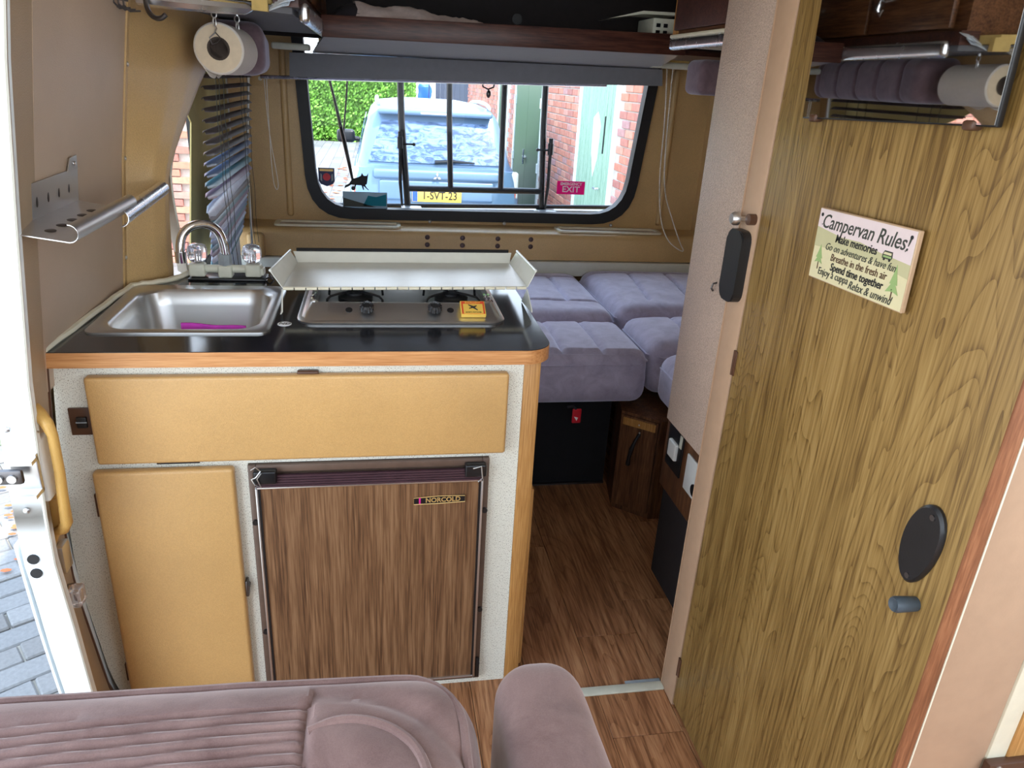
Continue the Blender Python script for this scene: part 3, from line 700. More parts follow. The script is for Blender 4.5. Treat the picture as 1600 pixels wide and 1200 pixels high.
# hob
hb = thing('hob', 'two-burner stainless steel gas hob in the black worktop', 'hob', (.046, 1.48, .766))
mb = MB(); loops = []
for (w_, h_, r_, z_, dy) in [(.390, .285, .035, .766, 0), (.392, .287, .035, .770, 0), (.384, .279, .033, .773, 0)]:
    L = rl(w_, h_, r_, .048, 1.482+dy, 6); loops.append([mb.b.verts.new((x, y, z_)) for x, y in L])
for A, B in zip(loops, loops[1:]):
    for i in range(len(A)): mb.b.faces.new((A[i], A[(i+1) % len(A)], B[(i+1) % len(A)], B[i]))
# raised body with sloped front
top = [(-.118, 1.388), (.214, 1.388), (.222, 1.40), (.222, 1.60), (-.126, 1.60), (-.126, 1.40)]
bot = [(-.128, 1.347), (.224, 1.347), (.236, 1.375), (.236, 1.615), (-.140, 1.615), (-.140, 1.375)]
T = [mb.b.verts.new((x, y, .794)) for x, y in top]; Bv = [mb.b.verts.new((x, y, .773)) for x, y in bot]
inn = [(-.108, 1.396), (.204, 1.396), (.212, 1.41), (.212, 1.59), (-.116, 1.59), (-.116, 1.41)]
I = [mb.b.verts.new((x, y, .794)) for x, y in inn]; I2 = [mb.b.verts.new((x, y, .774)) for x, y in inn]
for i in range(6):
    j = (i+1) % 6
    for A, B in ((Bv, T), (T, I), (I, I2)): mb.b.faces.new((A[i], A[j], B[j], B[i]))
mb.b.faces.new(I2); L0 = loops[-1]; mb.b.faces.new(L0); mb.build('hob_body', 'steel2', hb)
sl = Vector((0, .041, .021)).normalized(); nrm = Vector((0, -.021, .041)).normalized()
def onpanel(x, t): return Vector((x, 1.347, .773))+sl*t
for x, pat in ((-.020, 1), (.108, 1)):
    MB().lathe([(.010, 0), (.0135, .003), (.0135, .012), (.009, .015), (.007, .013), (.001, .013)], onpanel(x, .026)+nrm*.001, nrm, 28, lambda k: 1 if k % 2 else .88).build('control_knob', 'blackp', hb)
for x in (-.053, .138): MB().cyl(onpanel(x, .027)+nrm*-.001, onpanel(x, .027)+nrm*.0012, .0065, 18).build('igniter_hole', 'iron', hb)
for x in (-.043, .148):
    MB().lathe([(.030, 0), (.034, .004), (.034, .012), (.028, .016), (.018, .017), (.018, .021), (.001, .021)], (x, 1.462, .775), seg=24).build('burner', 'iron', hb)
    for k in range(4):
        a = pi/4+k*pi/2; cxx, cyy = x, 1.462
        p = [Vector((cxx+.010*cos(a), cyy+.010*sin(a), .799)), Vector((cxx+.045*cos(a), cyy+.040*sin(a), .799)), Vector((cxx+.066*cos(a), cyy+.054*sin(a), .797)), Vector((cxx+.074*cos(a), cyy+.060*sin(a), .792)), Vector((cxx+.076*cos(a), cyy+.062*sin(a), .777))]
        MB().tube(p, .0025, 6).build('pan_support', 'iron', hb)
for x in (-.119, .214, .222): MB().tube([(x, 1.40, .795), (x-.004, 1.412, .799), (x, 1.43, .798), (x, 1.45, .795)], .003, 6).build('support_spring', 'chrome', hb)
# matchbox stuck on the sloped panel
mt = thing('matchbox', 'yellow and red matchbox stuck on the front of the gas hob', 'matchbox', onpanel(.181, .026))
Rm = Matrix((Vector((1, 0, 0)), sl, nrm)).transposed().to_4x4()
def mbx(mb, x0, x1, y0, y1, z0, z1, bev=0):
    m_ = Matrix.Translation(onpanel(.181, .026)) @ Rm; return mb.box(x0, x1, y0, y1, z0, z1, bev, 2, m_)
mbx(MB(), -.024, .024, -.019, .019, .0008, .009, .001).build('box', 'matchy', mt)
mbx(MB(), -.022, .022, -.017, .017, .009, .0094).build('label_border', 'matchr', mt)
mbx(MB(), -.019, .019, -.0165, .010, .0094, .0097).build('label_field', 'matchy', mt)
mb = MB(); c_ = onpanel(.181, .026)+nrm*.0105
mb.tube([c_+Vector((-.009, 0, 0))+sl*.007, c_, c_+Vector((.008, 0, 0))-sl*.008], [.0006, .0022, .0008], 6); mb.tube([c_+Vector((.007, 0, 0))+sl*.004, c_, c_+Vector((-.008, 0, 0))-sl*.004], [.0008, .0018, .0006], 6)
mb.build('swallow_mark', 'ink2', mt)
lettering('SWALLOW', .006, onpanel(.181, .0395)+nrm*.0098, (1, 0, 0), sl, 'matchy', mt)
lettering('SAFETY MATCHES', .0038, onpanel(.181, .0125)+nrm*.0098, (1, 0, 0), sl, 'ink2', mt)
# folded hob cover (white sheet tray with flanges)
cv = thing('hob_cover', 'white painted sheet metal hob cover folded open over the burners', 'cover', (.06, 1.5, .80))
F0, F1, Bk = (-.181, 1.437, .809), (.305, 1.455, .811), 1.69
fz = lambda t: lerp(.810, .802, t)
mb = MB(); mb.prism([(-.178, 1.437, .809), (.302, 1.452, .811), (.305, 1.69, .803), (-.172, 1.675, .801)], (0, 0, .0022)).build('tray_panel', 'whitepaint', cv, smooth=False)
mb = MB(); mb.prism([(-.172, 1.675, .801), (.305, 1.69, .803), (.312, 1.705, .826), (-.183, 1.69, .824)], (0, .002, 0)).build('back_flange', 'whitepaint', cv, smooth=False)
MB().tube([(-.176, 1.694, .8275), (.305, 1.709, .829)], .0042, 6).build('back_seal', 'rubber', cv)
for (p, q, r_, t_) in (((-.178, 1.437, .809), (-.172, 1.675, .801), (-.188, 1.68, .828), (-.200, 1.437, .843)), ((.302, 1.452, .811), (.305, 1.69, .803), (.322, 1.69, .834), (.318, 1.45, .846))):
    sg = -1 if p[0] < 0 else 1
    MB().prism([p, q, r_, t_], (sg*.0018, 0, 0)).build('side_flange', 'whitepaint', cv, smooth=False)
    MB().tube([t_, r_], .0028, 6).build('flange_fold', 'whitepaint', cv)
MB().prism([(-.180, 1.432, .808), (-.177, 1.39, .775), (-.180, 1.385, .772), (-.184, 1.43, .766)], (.0018, 0, 0)).build('support_leg', 'whitepaint', cv, smooth=False)
MB().prism([(.302, 1.452, .808), (.302, 1.395, .782), (.302, 1.39, .776), (.302, 1.50, .768)], (.0018, 0, 0)).build('support_leg', 'whitepaint', cv, smooth=False)
nk = 22
for i in range(nk):
    a, b = i/nk, (i+.9)/nk
    p = Vector((-.178, 1.434, .8085)); q = Vector((.302, 1.449, .8105)); MB().cyl(p.lerp(q, a), p.lerp(q, b), .0032, 8).build('hinge_knuckle', 'cream', cv)

# ================================================================== BED AND BENCH
def g(x, w): return math.exp(-(x/w)**2)
def cushion(name, x0, x1, y0, y1, z0, z1, label, grooves_x=(), gy=(None, None), grooves_y=(), group=None, r=.035, puff=.012, piping=True, diag=0):
    cx_, cy_, cz_ = (x0+x1)/2, (y0+y1)/2, (z0+z1)/2; hx, hy, hz = (x1-x0)/2, (y1-y0)/2, (z1-z0)/2
    ya = y0 if gy[0] is None else gy[0]; yb = y1 if gy[1] is None else gy[1]
    def fn(p):
        x, y = p.x+cx_, p.y+cy_
        if p.z > 0:
            k = puff*(1-(p.x/hx)**2)*(1-(p.y/hy)**2)
            inside = 1/(1+math.exp(-(y-ya)/.004))*1/(1+math.exp((y-yb)/.004))
            d = 0
            for gx in grooves_x: d = max(d, g(x-gx-diag*(y-cy_), .007)*inside)
            for q in grooves_y: d = max(d, g(y-q, .007)*.9)
            wr_ = noise.noise(Vector((x*14, y*14, 0)))*.0025+noise.noise(Vector((x*50, y*30, 3)))*.0008
            lift = (p.z/hz)
            return Vector((p.x, p.y, p.z+lift*(k-d*.011+wr_)))
        if p.y < -hy*.8:
            return Vector((p.x, p.y-.006*sin((p.z+hz)/(2*hz)*pi), p.z))
        return p
    mb = MB(); mb.rbox((cx_, cy_, cz_), (hx, hy, hz), r, (max(8, int((x1-x0)/.008)), max(8, int((y1-y0)/.008)), 4), fn, 4)
    t_ = thing(name, label, 'cushion', (cx_, cy_, z0), group); mb.build('cover', 'cushion', t_)
    if piping:
        rr = r*.8; zz_ = z1-r*.85
        L = [(x0+rr, y0-.002), (x1-rr, y0-.002), (x1+.001, y0+rr), (x1+.001, y1-rr), (x1-rr, y1+.002), (x0+rr, y1+.002), (x0-.001, y1-rr), (x0-.001, y0+rr)]
        MB().tube([(x, y, zz_) for x, y in L], .003, 6, True).build('piping', 'cushion', t_)
    return t_
cushion('bed_cushion', -.30, .768, 1.885, 2.215, .345, .505, 'long mauve bed cushion with a deep front face beside the worktop end', (.385, .512, .632), (1.915, 2.195), (1.912,), r=.04)
cushion('bed_cushion', -.30, .772, 2.225, 2.795, .35, .520, 'long mauve bed cushion under the rear ledge, behind the front one', (.50, .64), (2.37, 2.70), (2.37, 2.70), r=.05)
cushion('bed_cushion', .782, 1.285, 2.245, 2.795, .36, .530, 'mauve bed cushion in the rear right corner, highest of the bed', (.94, 1.09, 1.2), (2.34, 2.72), (2.72,), r=.05, diag=.12)
cushion('bed_cushion', .785, 1.285, 1.93, 2.235, .35, .512, 'mauve bed cushion at right between the corner cushion and the aisle', (.93, 1.06), (1.95, 2.21), (), r=.045, puff=.018, diag=.1)
cushion('bed_cushion', .80, 1.285, 1.62, 1.92, .35, .50, 'mauve cushion mostly hidden behind the taupe wardrobe side', (), (None, None), (), r=.045)
bb = thing('bed_platform', 'dark wooden bed platform under the mauve cushions', 'bed base', (.4, 2.4, 0))
MB().box(-.48, 1.285, 2.04, 2.78, .327, .345).build('slab', 'bwood', bb)
MB().box(-.2, .72, 2.04, 2.06, 0, .325).build('front_panel', 'carpet', bb)
MB().box(-.2, .72, 2.032, 2.04, 0.0, .006).build('front_strip', 'darkmetal', bb)
# angled side box with strap
P0, P1 = Vector((.703, 1.893, 0)), Vector((.797, 1.811, 0))
bx = thing('bench_box', 'dark wooden bench box with a black strap handle under the bed corner', 'bench', (.9, 2.0, 0))
mb = MB(); mb.prism([(.703, 1.893, 0), (.797, 1.811, 0), (1.28, 1.80, 0), (1.28, 2.03, 0), (.73, 2.03, 0)], (0, 0, .325)).build('carcass', 'bwood', bx, smooth=False)
d_ = (P1-P0).normalized(); nn = Vector((d_.y, -d_.x, 0)); 
if nn.y > 0: nn = -nn
def onbox(t, z, o=0): p = P0+d_*t+nn*o; return Vector((p.x, p.y, z))
MB().prism([onbox(.004, .02, .001), onbox(.118, .02, .001), onbox(.118, .318, .001), onbox(.004, .318, .001)], nn*.008).build('front_board', 'bwood', bx, smooth=False)
MB().prism([onbox(.012, .29, .009), onbox(.112, .29, .009), onbox(.112, .313, .009), onbox(.012, .313, .009)], nn*.004).build('top_batten', 'post', bx, smooth=False)
MB().tube([onbox(.066, .272, .012), onbox(.060, .255, .02), onbox(.052, .225, .024), onbox(.045, .19, .018), onbox(.042, .165, .012)], [.005, .004, .0065, .005, .007], 6).build('strap', 'rubber', bx)
for (t_, z_) in ((.066, .276), (.062, .30)): MB().sph(onbox(t_, z_, .012), .003, 8).build('screw', 'steel2', bx)
tg = thing('red_tag', 'red and white tag hanging in the dark under the bed', 'tag', (.556, 1.86, .30))
MB().rbox((.556, 1.86, .326), (.013, .003, .022), .003, (2, 1, 2)).build('tag_body', 'red', tg)
MB().prism([(.548, 1.856, .325), (.560, 1.856, .322), (.556, 1.856, .312)], (0, .0015, 0)).build('white_mark', 'white', tg)
MB().tube([(.553, 1.86, .347), (.545, 1.862, .356), (.53, 1.87, .35)], .004, 6).build('strap', 'darkcloth', tg)
# socket board beside the aisle, below the wardrobe
sb_ = thing('socket_board', 'wooden board with sockets below the wardrobe side panel', 'socket board', (.71, 1.4, .27))
MB().box(.705, .72, 1.185, 1.57, .27, .50, .003).build('board', 'bwood', sb_)
MB().box(.72, 1.28, 1.19, 1.57, 0.0, .50).build('carcass', 'darkin', sb_)
MB().box(.700, .705, 1.455, 1.545, .345, .455, .002).build('open_socket_plate', 'blackp', sb_)
MB().rbox((.698, 1.50, .40), (.006, .022, .022), .004, (1, 1, 1)).build('plug', 'whitep', sb_)
MB().box(.6985, .7005, 1.46, 1.472, .42, .452).build('label_tab', 'oldwhite', sb_)
MB().box(.700, .705, 1.345, 1.425, .34, .43, .002).build('white_socket_plate', 'whitep', sb_)
MB().cyl((.701, 1.365, .365), (.6975, 1.365, .365), .015, 18).build('socket_hole', 'iron', sb_)

# ================================================================== WARDROBE
wd = thing('wardrobe', 'tall wardrobe with an oak-grain door and beige frame beside the aisle', 'wardrobe', (.9, .9, 0))
MB().box(.625, 1.29, .60, 1.165, 0, 1.755).build('carcass', 'lwood', wd)
MB().box(.622, 1.29, 1.165, 1.345, .562, 1.755).build('upper_carcass', 'lwood', wd)
MB().box(.603, .622, 1.17, 1.352, .556, 1.755, .002).build('side_panel', 'panelgrey', wd, label='taupe grained side panel facing the aisle')
MB().box(.5985, .602, 1.1672, 1.169, .0, 1.755).build('edge_strip', 'strip', wd)
MB().box(.600, .625, 1.108, 1.167, 0.0, 1.755, .002).build('door_post', 'strip', wd, label='plain beige upright between side panel and door')
MB().box(.601, .6195, .5575, 1.105, .012, 1.75, .0015).build('door', 'oak', wd, label='large oak-grain wardrobe door')
MB().box(.6005, .6205, .5540, .5578, .010, 1.75, .001).build('door_lipping', 'veneer', wd, label='red-brown edge lipping of the door')
MB().box(.6205, .6225, .5535, .5545, .010, 1.75).build('lipping_edge', 'cream', wd)
for z in (.775, .106, 1.45): MB().box(.5985, .6015, 1.098, 1.110, z-.022, z+.022, .001).cyl((.600, 1.106, z-.022), (.600, 1.106, z+.022), .0028, 8).build('hinge', 'brownp', wd)
# black pull on side panel, knob, little hook
hP = rrect(.062, .120, .018, 6)
mb = MB(); mb.prism([(.603, 1.145+p[0]*.9+ (0 if p[0] > 0 else 0), .935+p[1]) for p in hP], (-.020, 0, 0)); bmesh.ops.bevel(mb.b, geom=mb.b.edges[:], offset=.002, segments=2, affect='EDGES'); mb.build('black_pull', 'blackp', wd)
MB().lathe([(.004, 0), (.004, .012), (.011, .014), (.011, .022), (.008, .026), (.001, .026)], (.600, 1.150, 1.012), (-1, 0, 0), 18).build('latch_knob', 'steel2', wd)
MB().lathe([(.009, 0), (.009, .012), (.002, .013)], (.600, 1.120, 1.016), (-1, 0, 0), 14).build('latch_keeper', 'brownp', wd)
MB().tube([(.603, 1.222, .885), (.596, 1.222, .883), (.594, 1.222, .875), (.598, 1.222, .870)], .002, 6).build('small_hook', 'darkmetal', wd)
# oval black cover plate and rubber stop
mb = MB(); L = []
for i in range(36):
    a = 2*pi*i/36; yy, zz_ = .0265*cos(a), .053*sin(a); yy += .006*(sin(a)) ; L.append((yy*(1+.12*sin(a)), zz_))
def ell(s, x): return [(x, .6115-p[0]*s, .744+p[1]*s) for p in L]
A = [mb.b.verts.new(q) for q in ell(1, .6005)]; B = [mb.b.verts.new(q) for q in ell(1, .597)]; D = [mb.b.verts.new(q) for q in ell(.93, .594)]
for X, Y in ((A, B), (B, D)):
    for i in range(36): mb.b.faces.new((X[i], X[(i+1) % 36], Y[(i+1) % 36], Y[i]))
mb.b.faces.new(D); mb.b.faces.new(A[::-1]); op = mb.build('oval_plate', 'blackp', wd, label='oval matt black plate')
for (y, z) in ((.602, .785), (.612, .702)): MB().cyl((.5955, y, z), (.5925, y, z), .0035, 12).build('screw', 'darkmetal', op)
MB().lathe([(.0085, 0), (.009, .010), (.0095, .026), (.008, .029), (.004, .027), (.001, .027)], (.6005, .596, .674), (-1, 0, .05), 18).build('door_stop', plain('blue_grey_rubber', hexc(62, 72, 80), .5), wd)
# front partition facing the cab
fp = thing('partition', 'beige partition panel with a cream and wooden edge at the right', 'panel', (.9, .59, 0))
MB().box(.630, .762, .580, .598, 0, 1.755, .003).build('beige_panel', 'strip', fp)
MB().box(.762, .79, .578, .598, 0, 1.755, .002).build('cream_strip', 'cream', fp)
MB().box(.79, 1.29, .576, .598, 0, 1.755, .002).build('wood_panel', 'post', fp)
MB().box(.757, .83, .566, .578, .30, .432, .002).build('brown_block', 'brownp', fp)
MB().cyl((.771, .5665, .426), (.771, .5635, .426), .004, 12).build('screw', 'steel2', fp)
# mirror
mr = thing('mirror', 'rectangular frameless mirror on the upper wardrobe door', 'mirror', (.594, .84, 1.18))
mb = MB(); rot = Matrix.Translation((.5900, .84, 1.18)) @ Matrix.Rotation(radians(-1.0), 4, 'Z') @ Matrix.Rotation(radians(-.9), 4, 'Y') @ Matrix.Rotation(radians(-1.6), 4, 'X')
mb.box(-.0035, .0035, -.182, .178, .0, .48, .0015, 2, rot).build('glass_back', 'iron', mr)
MB().box(-.0045, -.0036, -.180, .176, .002, .478, 0, 2, rot).build('mirror_face', 'mirror', mr, smooth=False)
for y in (-.147, .148): MB().box(-.0075, .006, y-.008, y+.008, -.004, .006, .003, 2, rot).build('mirror_clip', 'brownp', mr)
# sign
MZ = 0
sg = thing('sign', 'small wooden sign reading Campervan Rules on the wardrobe door', 'sign', (.594, .8255, .976))
sr = Matrix.Translation((.5935, .8255, 1.0235)) @ Matrix.Rotation(radians(-1.6), 4, 'X')
MB().box(-.005, .0012, -.098, .098, -.047, .047, .001, 1, sr).build('board', 'signedge', sg)
def sq(y0, y1, z0, z1, x, mat, name): return MB().box(x-.0003, x, y0, y1, z0, z1, 0, 1, sr).build(name, mat, sg, smooth=False)
sq(-.0965, .0965, -.0455, .0455, -.0051, 'signlow', 'printed_face')
def fl(pts, x, mat, name): 
    mb = MB(); mb.prism([sr @ Vector((x, y, z)) for y, z in pts], sr.to_3x3() @ Vector((-.0002, 0, 0))); return mb.build(name, mat, sg, smooth=False)
fl([(.0965, .0455), (-.0965, .0455), (-.0965, .008), (-.04, .012), (.0, .017), (.04, .016), (.0965, .022)], -.0056, 'signtop', 'sky_band')
fl([(.0965, .022), (.04, .016), (.0, .017), (-.04, .012), (-.0965, .008), (-.0965, -.008), (-.03, .0), (.0965, -.004)], -.0055, 'signmid', 'hill_band')
R3 = sr.to_3x3(); rgt, upv = R3 @ Vector((0, -1, 0)), R3 @ Vector((0, 0, 1))
def stext(t, size, y, z, mat, sq_=.8, sh=.25, bold=0, x=-.0061):
    sq_ *= 1.16; bold *= .4; size *= 1.05
    lettering(t, size, sr @ Vector((x, -y, z)), rgt, upv, mat, sg, squeeze=sq_, shear=sh, ext=.0002, bold=bold)
stext('Campervan Rules!', .0245, 0, .030, 'ink', .80, .28, .0004)
stext('Make memories', .0140, -.008, .0125, 'ink2', .78, .15, .0005)
stext('Go on adventures & have fun', .0125, .002, -.0005, 'ink', .80, .35)
stext('Breathe in the fresh air', .0130, .004, -.0125, 'brownp', .78, .12)
stext('Spend time together', .0135, .004, -.0245, 'ink2', .80, .12, .0005)
stext('Enjoy a cuppa', .0130, -.042, -.0345, 'ink', .78, .12)
stext('Relax & unwind', .0140, .036, -.038, 'ink', .78, .35)
for (y, s_) in ((-.080, 1), (.076, 1.3)):
    zb = -.030 if y < 0 else -.034
    h = .030*s_
    fl([(-y+.009*s_, zb+.005), (-y+.002, zb+.007), (-y-.002, zb+.007), (-y-.009*s_, zb+.005), (-y-.004, zb+.4*h), (-y-.007, zb+.4*h), (-y-.003, zb+.7*h), (-y, zb+h), (-y+.003, zb+.7*h), (-y+.007, zb+.4*h), (-y+.004, zb+.4*h)], -.0058, 'tree', 'fir_tree')
    fl([(-y+.0008, zb-.003), (-y-.0008, zb-.003), (-y-.0008, zb+.007), (-y+.0008, zb+.007)], -.0058, 'brownp', 'fir_trunk')
for y in (-.090, .089): MB().cyl(sr @ Vector((-.0048, -y, .038)), sr @ Vector((-.0064, -y, .038)), .0024, 12).build('screw_hole', 'ink2', sg)
def vy(y): return -y
fl([(vy(.046), .007), (vy(.0625), .007), (vy(.0645), .010), (vy(.0635), .0165), (vy(.049), .0165), (vy(.046), .012)], -.0058, 'ink', 'van_drawing')
fl([(vy(.0475), .012), (vy(.062), .012), (vy(.062), .0148), (vy(.0495), .0148)], -.0060, 'signlow', 'van_windows')
fl([(vy(.048), .0085), (vy(.0625), .0085), (vy(.0625), .0108), (vy(.048), .0108)], -.0060, 'tree', 'van_side')
for y in (.050, .060): MB().cyl(sr @ Vector((-.0056, -y, .0065)), sr @ Vector((-.0061, -y, .0065)), .0018, 12).build('van_wheel', 'ink2', sg)
for (y, z) in ((-.087, .026), (.083, .022), (.075, -.0245), (-.045, .0125)): fl([(vy(y)+.0014, z+.0006), (vy(y), z+.0002), (vy(y)-.0014, z+.0006), (vy(y), z-.0016)], -.0058, 'ink', 'heart_mark')

# ================================================================== LEFT SIDE: BLIND, LOCKER, ROLL, RACK
oc = thing('window_cover', 'olive cover hanging in the left window behind the blind', 'cover', (-.5, 2.5, .66))
MB().sheet(lambda u, v: Vector((-.505+.004*sin(v*20), lerp(interp([(0, 2.12), (.66, 2.33), (.76, 2.05), (1, 2.0)], u), 2.86, v), lerp(.66+.10*(1-v)*0, 1.30, u))), 10, 20, (-.004, 0, 0)).build('cover_sheet', 'olive', oc)
bl = thing('venetian_blind', 'narrow venetian blind with tangled lower slats in the left window', 'blind', (-.42, 2.3, .60))
def slat(y0, y1, z0, z1, x, tilt, mat, w=.013, name='slat', bow=.0015):
    mb = MB()
    def f(u, v):
        y, z = lerp(y0, y1, u), lerp(z0, z1, u); s_ = (v-.5)*2*w; k = 1-(max(0, (u < .06)*(1-u/.06)))*.7
        return Vector((x+s_*cos(tilt)*k, y, z+s_*sin(tilt)*k+bow*(1-(2*v-1)**2)*4))
    mb.sheet(f, 14, 4, (0, 0, .0007)); return mb.build(name, mat, bl)
zt_ = 1.168
sl_m = ['slat']*8+['slatb', 'slatb', 'plume', 'slatp']
for i in range(12):
    z = zt_-.0252*i; x = -.398-.0010*i
    slat(1.975-.002*i, 2.66-.004*i, z, z+(.004 if i > 7 else 0), x, radians(-12 if i < 10 else -24), sl_m[i])
slat(1.96, 2.60, .850, .885, -.412, radians(-50), 'slatw', .015)
mats2 = ['slat', 'plume', 'slatp', 'slatw', 'slatb', 'plume', 'slatp', 'slatw', 'plume', 'slatb', 'slatw', 'plume']
for i in range(12):
    z = .832-.0155*i
    slat(1.985+.002*random.random(), 2.60-.012*i, z, z+.020+.0035*i, -.414-.001*i+.003*random.random(), radians(-40+12*random.random()), mats2[i], .0095)
slat(2.0, 2.44, .650, .715, -.425, radians(-70), 'bluetape', .010, 'bottom_rail', 0)
for y in (2.06, 2.10, 2.16, 2.43, 2.48, 2.55):
    MB().tube([(-.386+.002*sin(k*1.7), y+.004*sin(k*2.3+y*9)*(1 if k > 6 else .2), 1.20-.045*k) for k in range(13)], .0009, 5).build('ladder_cord', 'ink', bl)
MB().box(-.43, -.38, 1.97, 2.68, 1.185, 1.205, .003).build('head_rail', 'brownp', bl)
MB().tube([(-.40, 2.70, 1.18), (-.425, 2.70, .9), (-.43, 2.70, .60)], .004, 6).build('tilt_wand', 'whitep', bl)
ps = MB().sheet(lambda u, v: Vector((-.47, lerp(2.05, 2.70, v), lerp(.50, .64+.09*v, u))), 3, 3, (-.002, 0, 0)).build('paper_sheet', 'sky_card', None, label='pale sheet standing in the left window behind the tap', cat='sheet')
# overhead locker left
lk = thing('overhead_locker', 'overhead locker above the sink with grey underside and metal lip', 'locker', (-.30, 2.0, 1.3))
MB().prism([(-.455, 1.60, 1.302), (-.36, 1.602, 1.302), (-.236, 1.68, 1.302), (-.165, 1.75, 1.302), (-.150, 2.62, 1.302), (-.44, 2.62, 1.302)], (0, 0, .012)).build('bottom_board', 'blindgrey', lk, smooth=False)
MB().prism([(-.425, 1.74, 1.33), (-.17, 1.74, 1.33), (-.17, 1.74, 1.75), (-.305, 1.74, 1.75)], (0, 1.0, 0)).build('locker_box', 'lwood', lk, smooth=False)
MB().box(-.20, -.150, 1.73, 2.74, 1.314, 1.345).build('lip_core', 'dwood', lk)
for (ya, yb) in ((1.78, 2.12), (2.135, 2.5), (2.515, 2.73)):
    MB().box(-.166, -.150, ya, yb, 1.352, 1.70, .003).build('locker_door', 'lwood', lk)
for y in (2.06, 2.44): MB().tube([(-.150, y, 1.43), (-.135, y, 1.435), (-.132, y, 1.41), (-.14, y, 1.395), (-.148, y, 1.41)], .003, 6).build('door_pull', 'chrome', lk)
mb = MB(); mb.rbox((-.142, 1.98, 1.306), (.0115, .225, .020), .011, (1, 6, 1)).build('metal_lip', 'alu', lk)
MB().rbox((-.142, 2.47, 1.306), (.0115, .26, .020), .011, (1, 6, 1)).build('metal_lip', 'cream', lk)
MB().tube([(-.42, 1.592, 1.300), (-.37, 1.590, 1.299), (-.30, 1.625, 1.299), (-.245, 1.665, 1.301), (-.232, 1.672, 1.303)], [.010, .0125, .012, .011, .004], 8).build('front_lip', 'alu', lk)
fo = MB().prism([(-.30, 1.635, 1.316), (-.215, 1.68, 1.316), (-.19, 1.78, 1.316), (-.30, 1.78, 1.316)], (0, 0, .02)).prism([(-.232, 1.665, 1.300), (-.205, 1.685, 1.300), (-.205, 1.70, 1.300), (-.232, 1.68, 1.300)], (0, 0, .03)).build('foam_pad', 'foam', None, smooth=False, label='yellow foam wedge poking out at the locker front corner', cat='foam')
mb = MB(); random.seed(3)
for k in range(6):
    a = Vector((-.205+.006*k, 1.70+.01*random.random(), 1.302+.004*k)); mb.prism([a, a+Vector((.026, .004, .004+.012*random.random())), a+Vector((.030, .02, .018)), a+Vector((.004, .02, .014))], (0, .001, .0015))
mb.build('plastic_bag', 'bag', None, smooth=False, label='crumpled clear plastic bag beside the yellow foam wedge', cat='bag')
# mauve bolster under the locker
bo = thing('bolster', 'mauve channelled bolster cushion hanging under the left locker', 'cushion', (-.34, 2.4, 1.18))
def bfn(p):
    y = p.y+2.38; d = max([g(y-q, .006) for q in (2.12, 2.26, 2.40, 2.54, 2.68, 2.82)]); o = Vector((p.x, 0, p.z)); l = o.length or 1
    return Vector((p.x*(1-.08*d), p.y, p.z*(1-.08*d)))
MB().rbox((-.366, 2.36, 1.237), (.072, .36, .060), .035, (3, 90, 3), lambda p: bfn(p)+Vector((-.11*p.y, 0, 0))).build('cover', 'velour', bo)
# toilet-paper roll on hooks
pr_ = thing('paper_roll', 'paper towel roll hanging from hooks under the left locker', 'paper roll', (-.292, 1.87, 1.177))
A0, A1 = Vector((-.316, 1.755, 1.2285)), Vector((-.312, 1.93, 1.2275)); ax_ = (A1-A0); Ln = ax_.length
MB().lathe([(.021, 0), (.047, 0), (.050, .003), (.050, Ln-.003), (.047, Ln), (.021, Ln)], A0, ax_, 40).build('paper', 'paper', pr_)
pv = MB().lathe([(.022, -.0008), (.046, -.0008), (.046, .0), (.022, .0)], A0, ax_, 36).build('paper_end', 'paperw', pr_)
MB().lathe([(.0225, -.0015), (.0225, Ln+.001), (.0185, Ln+.001), (.0185, -.0015)], A0, ax_, 24).build('core', 'card', pr_)
MB().cyl(A0-ax_.normalized()*.001, A0+ax_.normalized()*.004, .0190, 24).build('dark_core_inside', 'darkin', pr_)
MB().sheet(lambda u, v: Vector(A0)+ax_*(v*.86)+Vector((-.046+.024*u+.004*sin(v*7), 0, -.018-.036*u-.004*sin(v*12)*u)), 6, 14, (.0008, 0, 0)).build('loose_end', 'paper', pr_)
def hooks(name, lab, x, y, ztop, zbot):
    t_ = thing(name, lab, 'hook', (x, y, zbot)); L_ = ztop-zbot
    mb = MB(); mb.tube([(x+.005*cos(2*pi*k/10), y, ztop-.010+.007*sin(2*pi*k/10)) for k in range(10)], .0014, 6, True); mb.tube([(x+.003*cos(2*pi*k/10), y, ztop-.024+.009*sin(2*pi*k/10)) for k in range(10)], .0014, 6, True)
    mb.tube([(x, y, ztop-.030), (x+.003, y, ztop-.036), (x, y, zbot+.006), (x-.002, y, zbot)], .0015, 6); mb.build('wire_links', 'steel2', t_); MB().cyl((x, y, ztop-.004), (x, y, ztop+.006), .004, 8).build('eyelet', 'alu', t_); return t_
hooks('clip_hook', 'steel snap clip at the open end of the paper roll', -.318, 1.748, 1.302, 1.256)
hooks('clip_hook', 'dark wire link hook over the middle of the paper roll', -.287, 1.83, 1.300, 1.279)
MB().tube([(-.318, 1.747, 1.258), (-.330, 1.746, 1.248), (-.326, 1.746, 1.236), (-.316, 1.747, 1.240), (-.308, 1.747, 1.248), (-.318, 1.747, 1.258)], .0012, 5).build('wire_loop', 'darkmetal', None, label='thin wire loop at the front end of the paper roll', cat='wire')
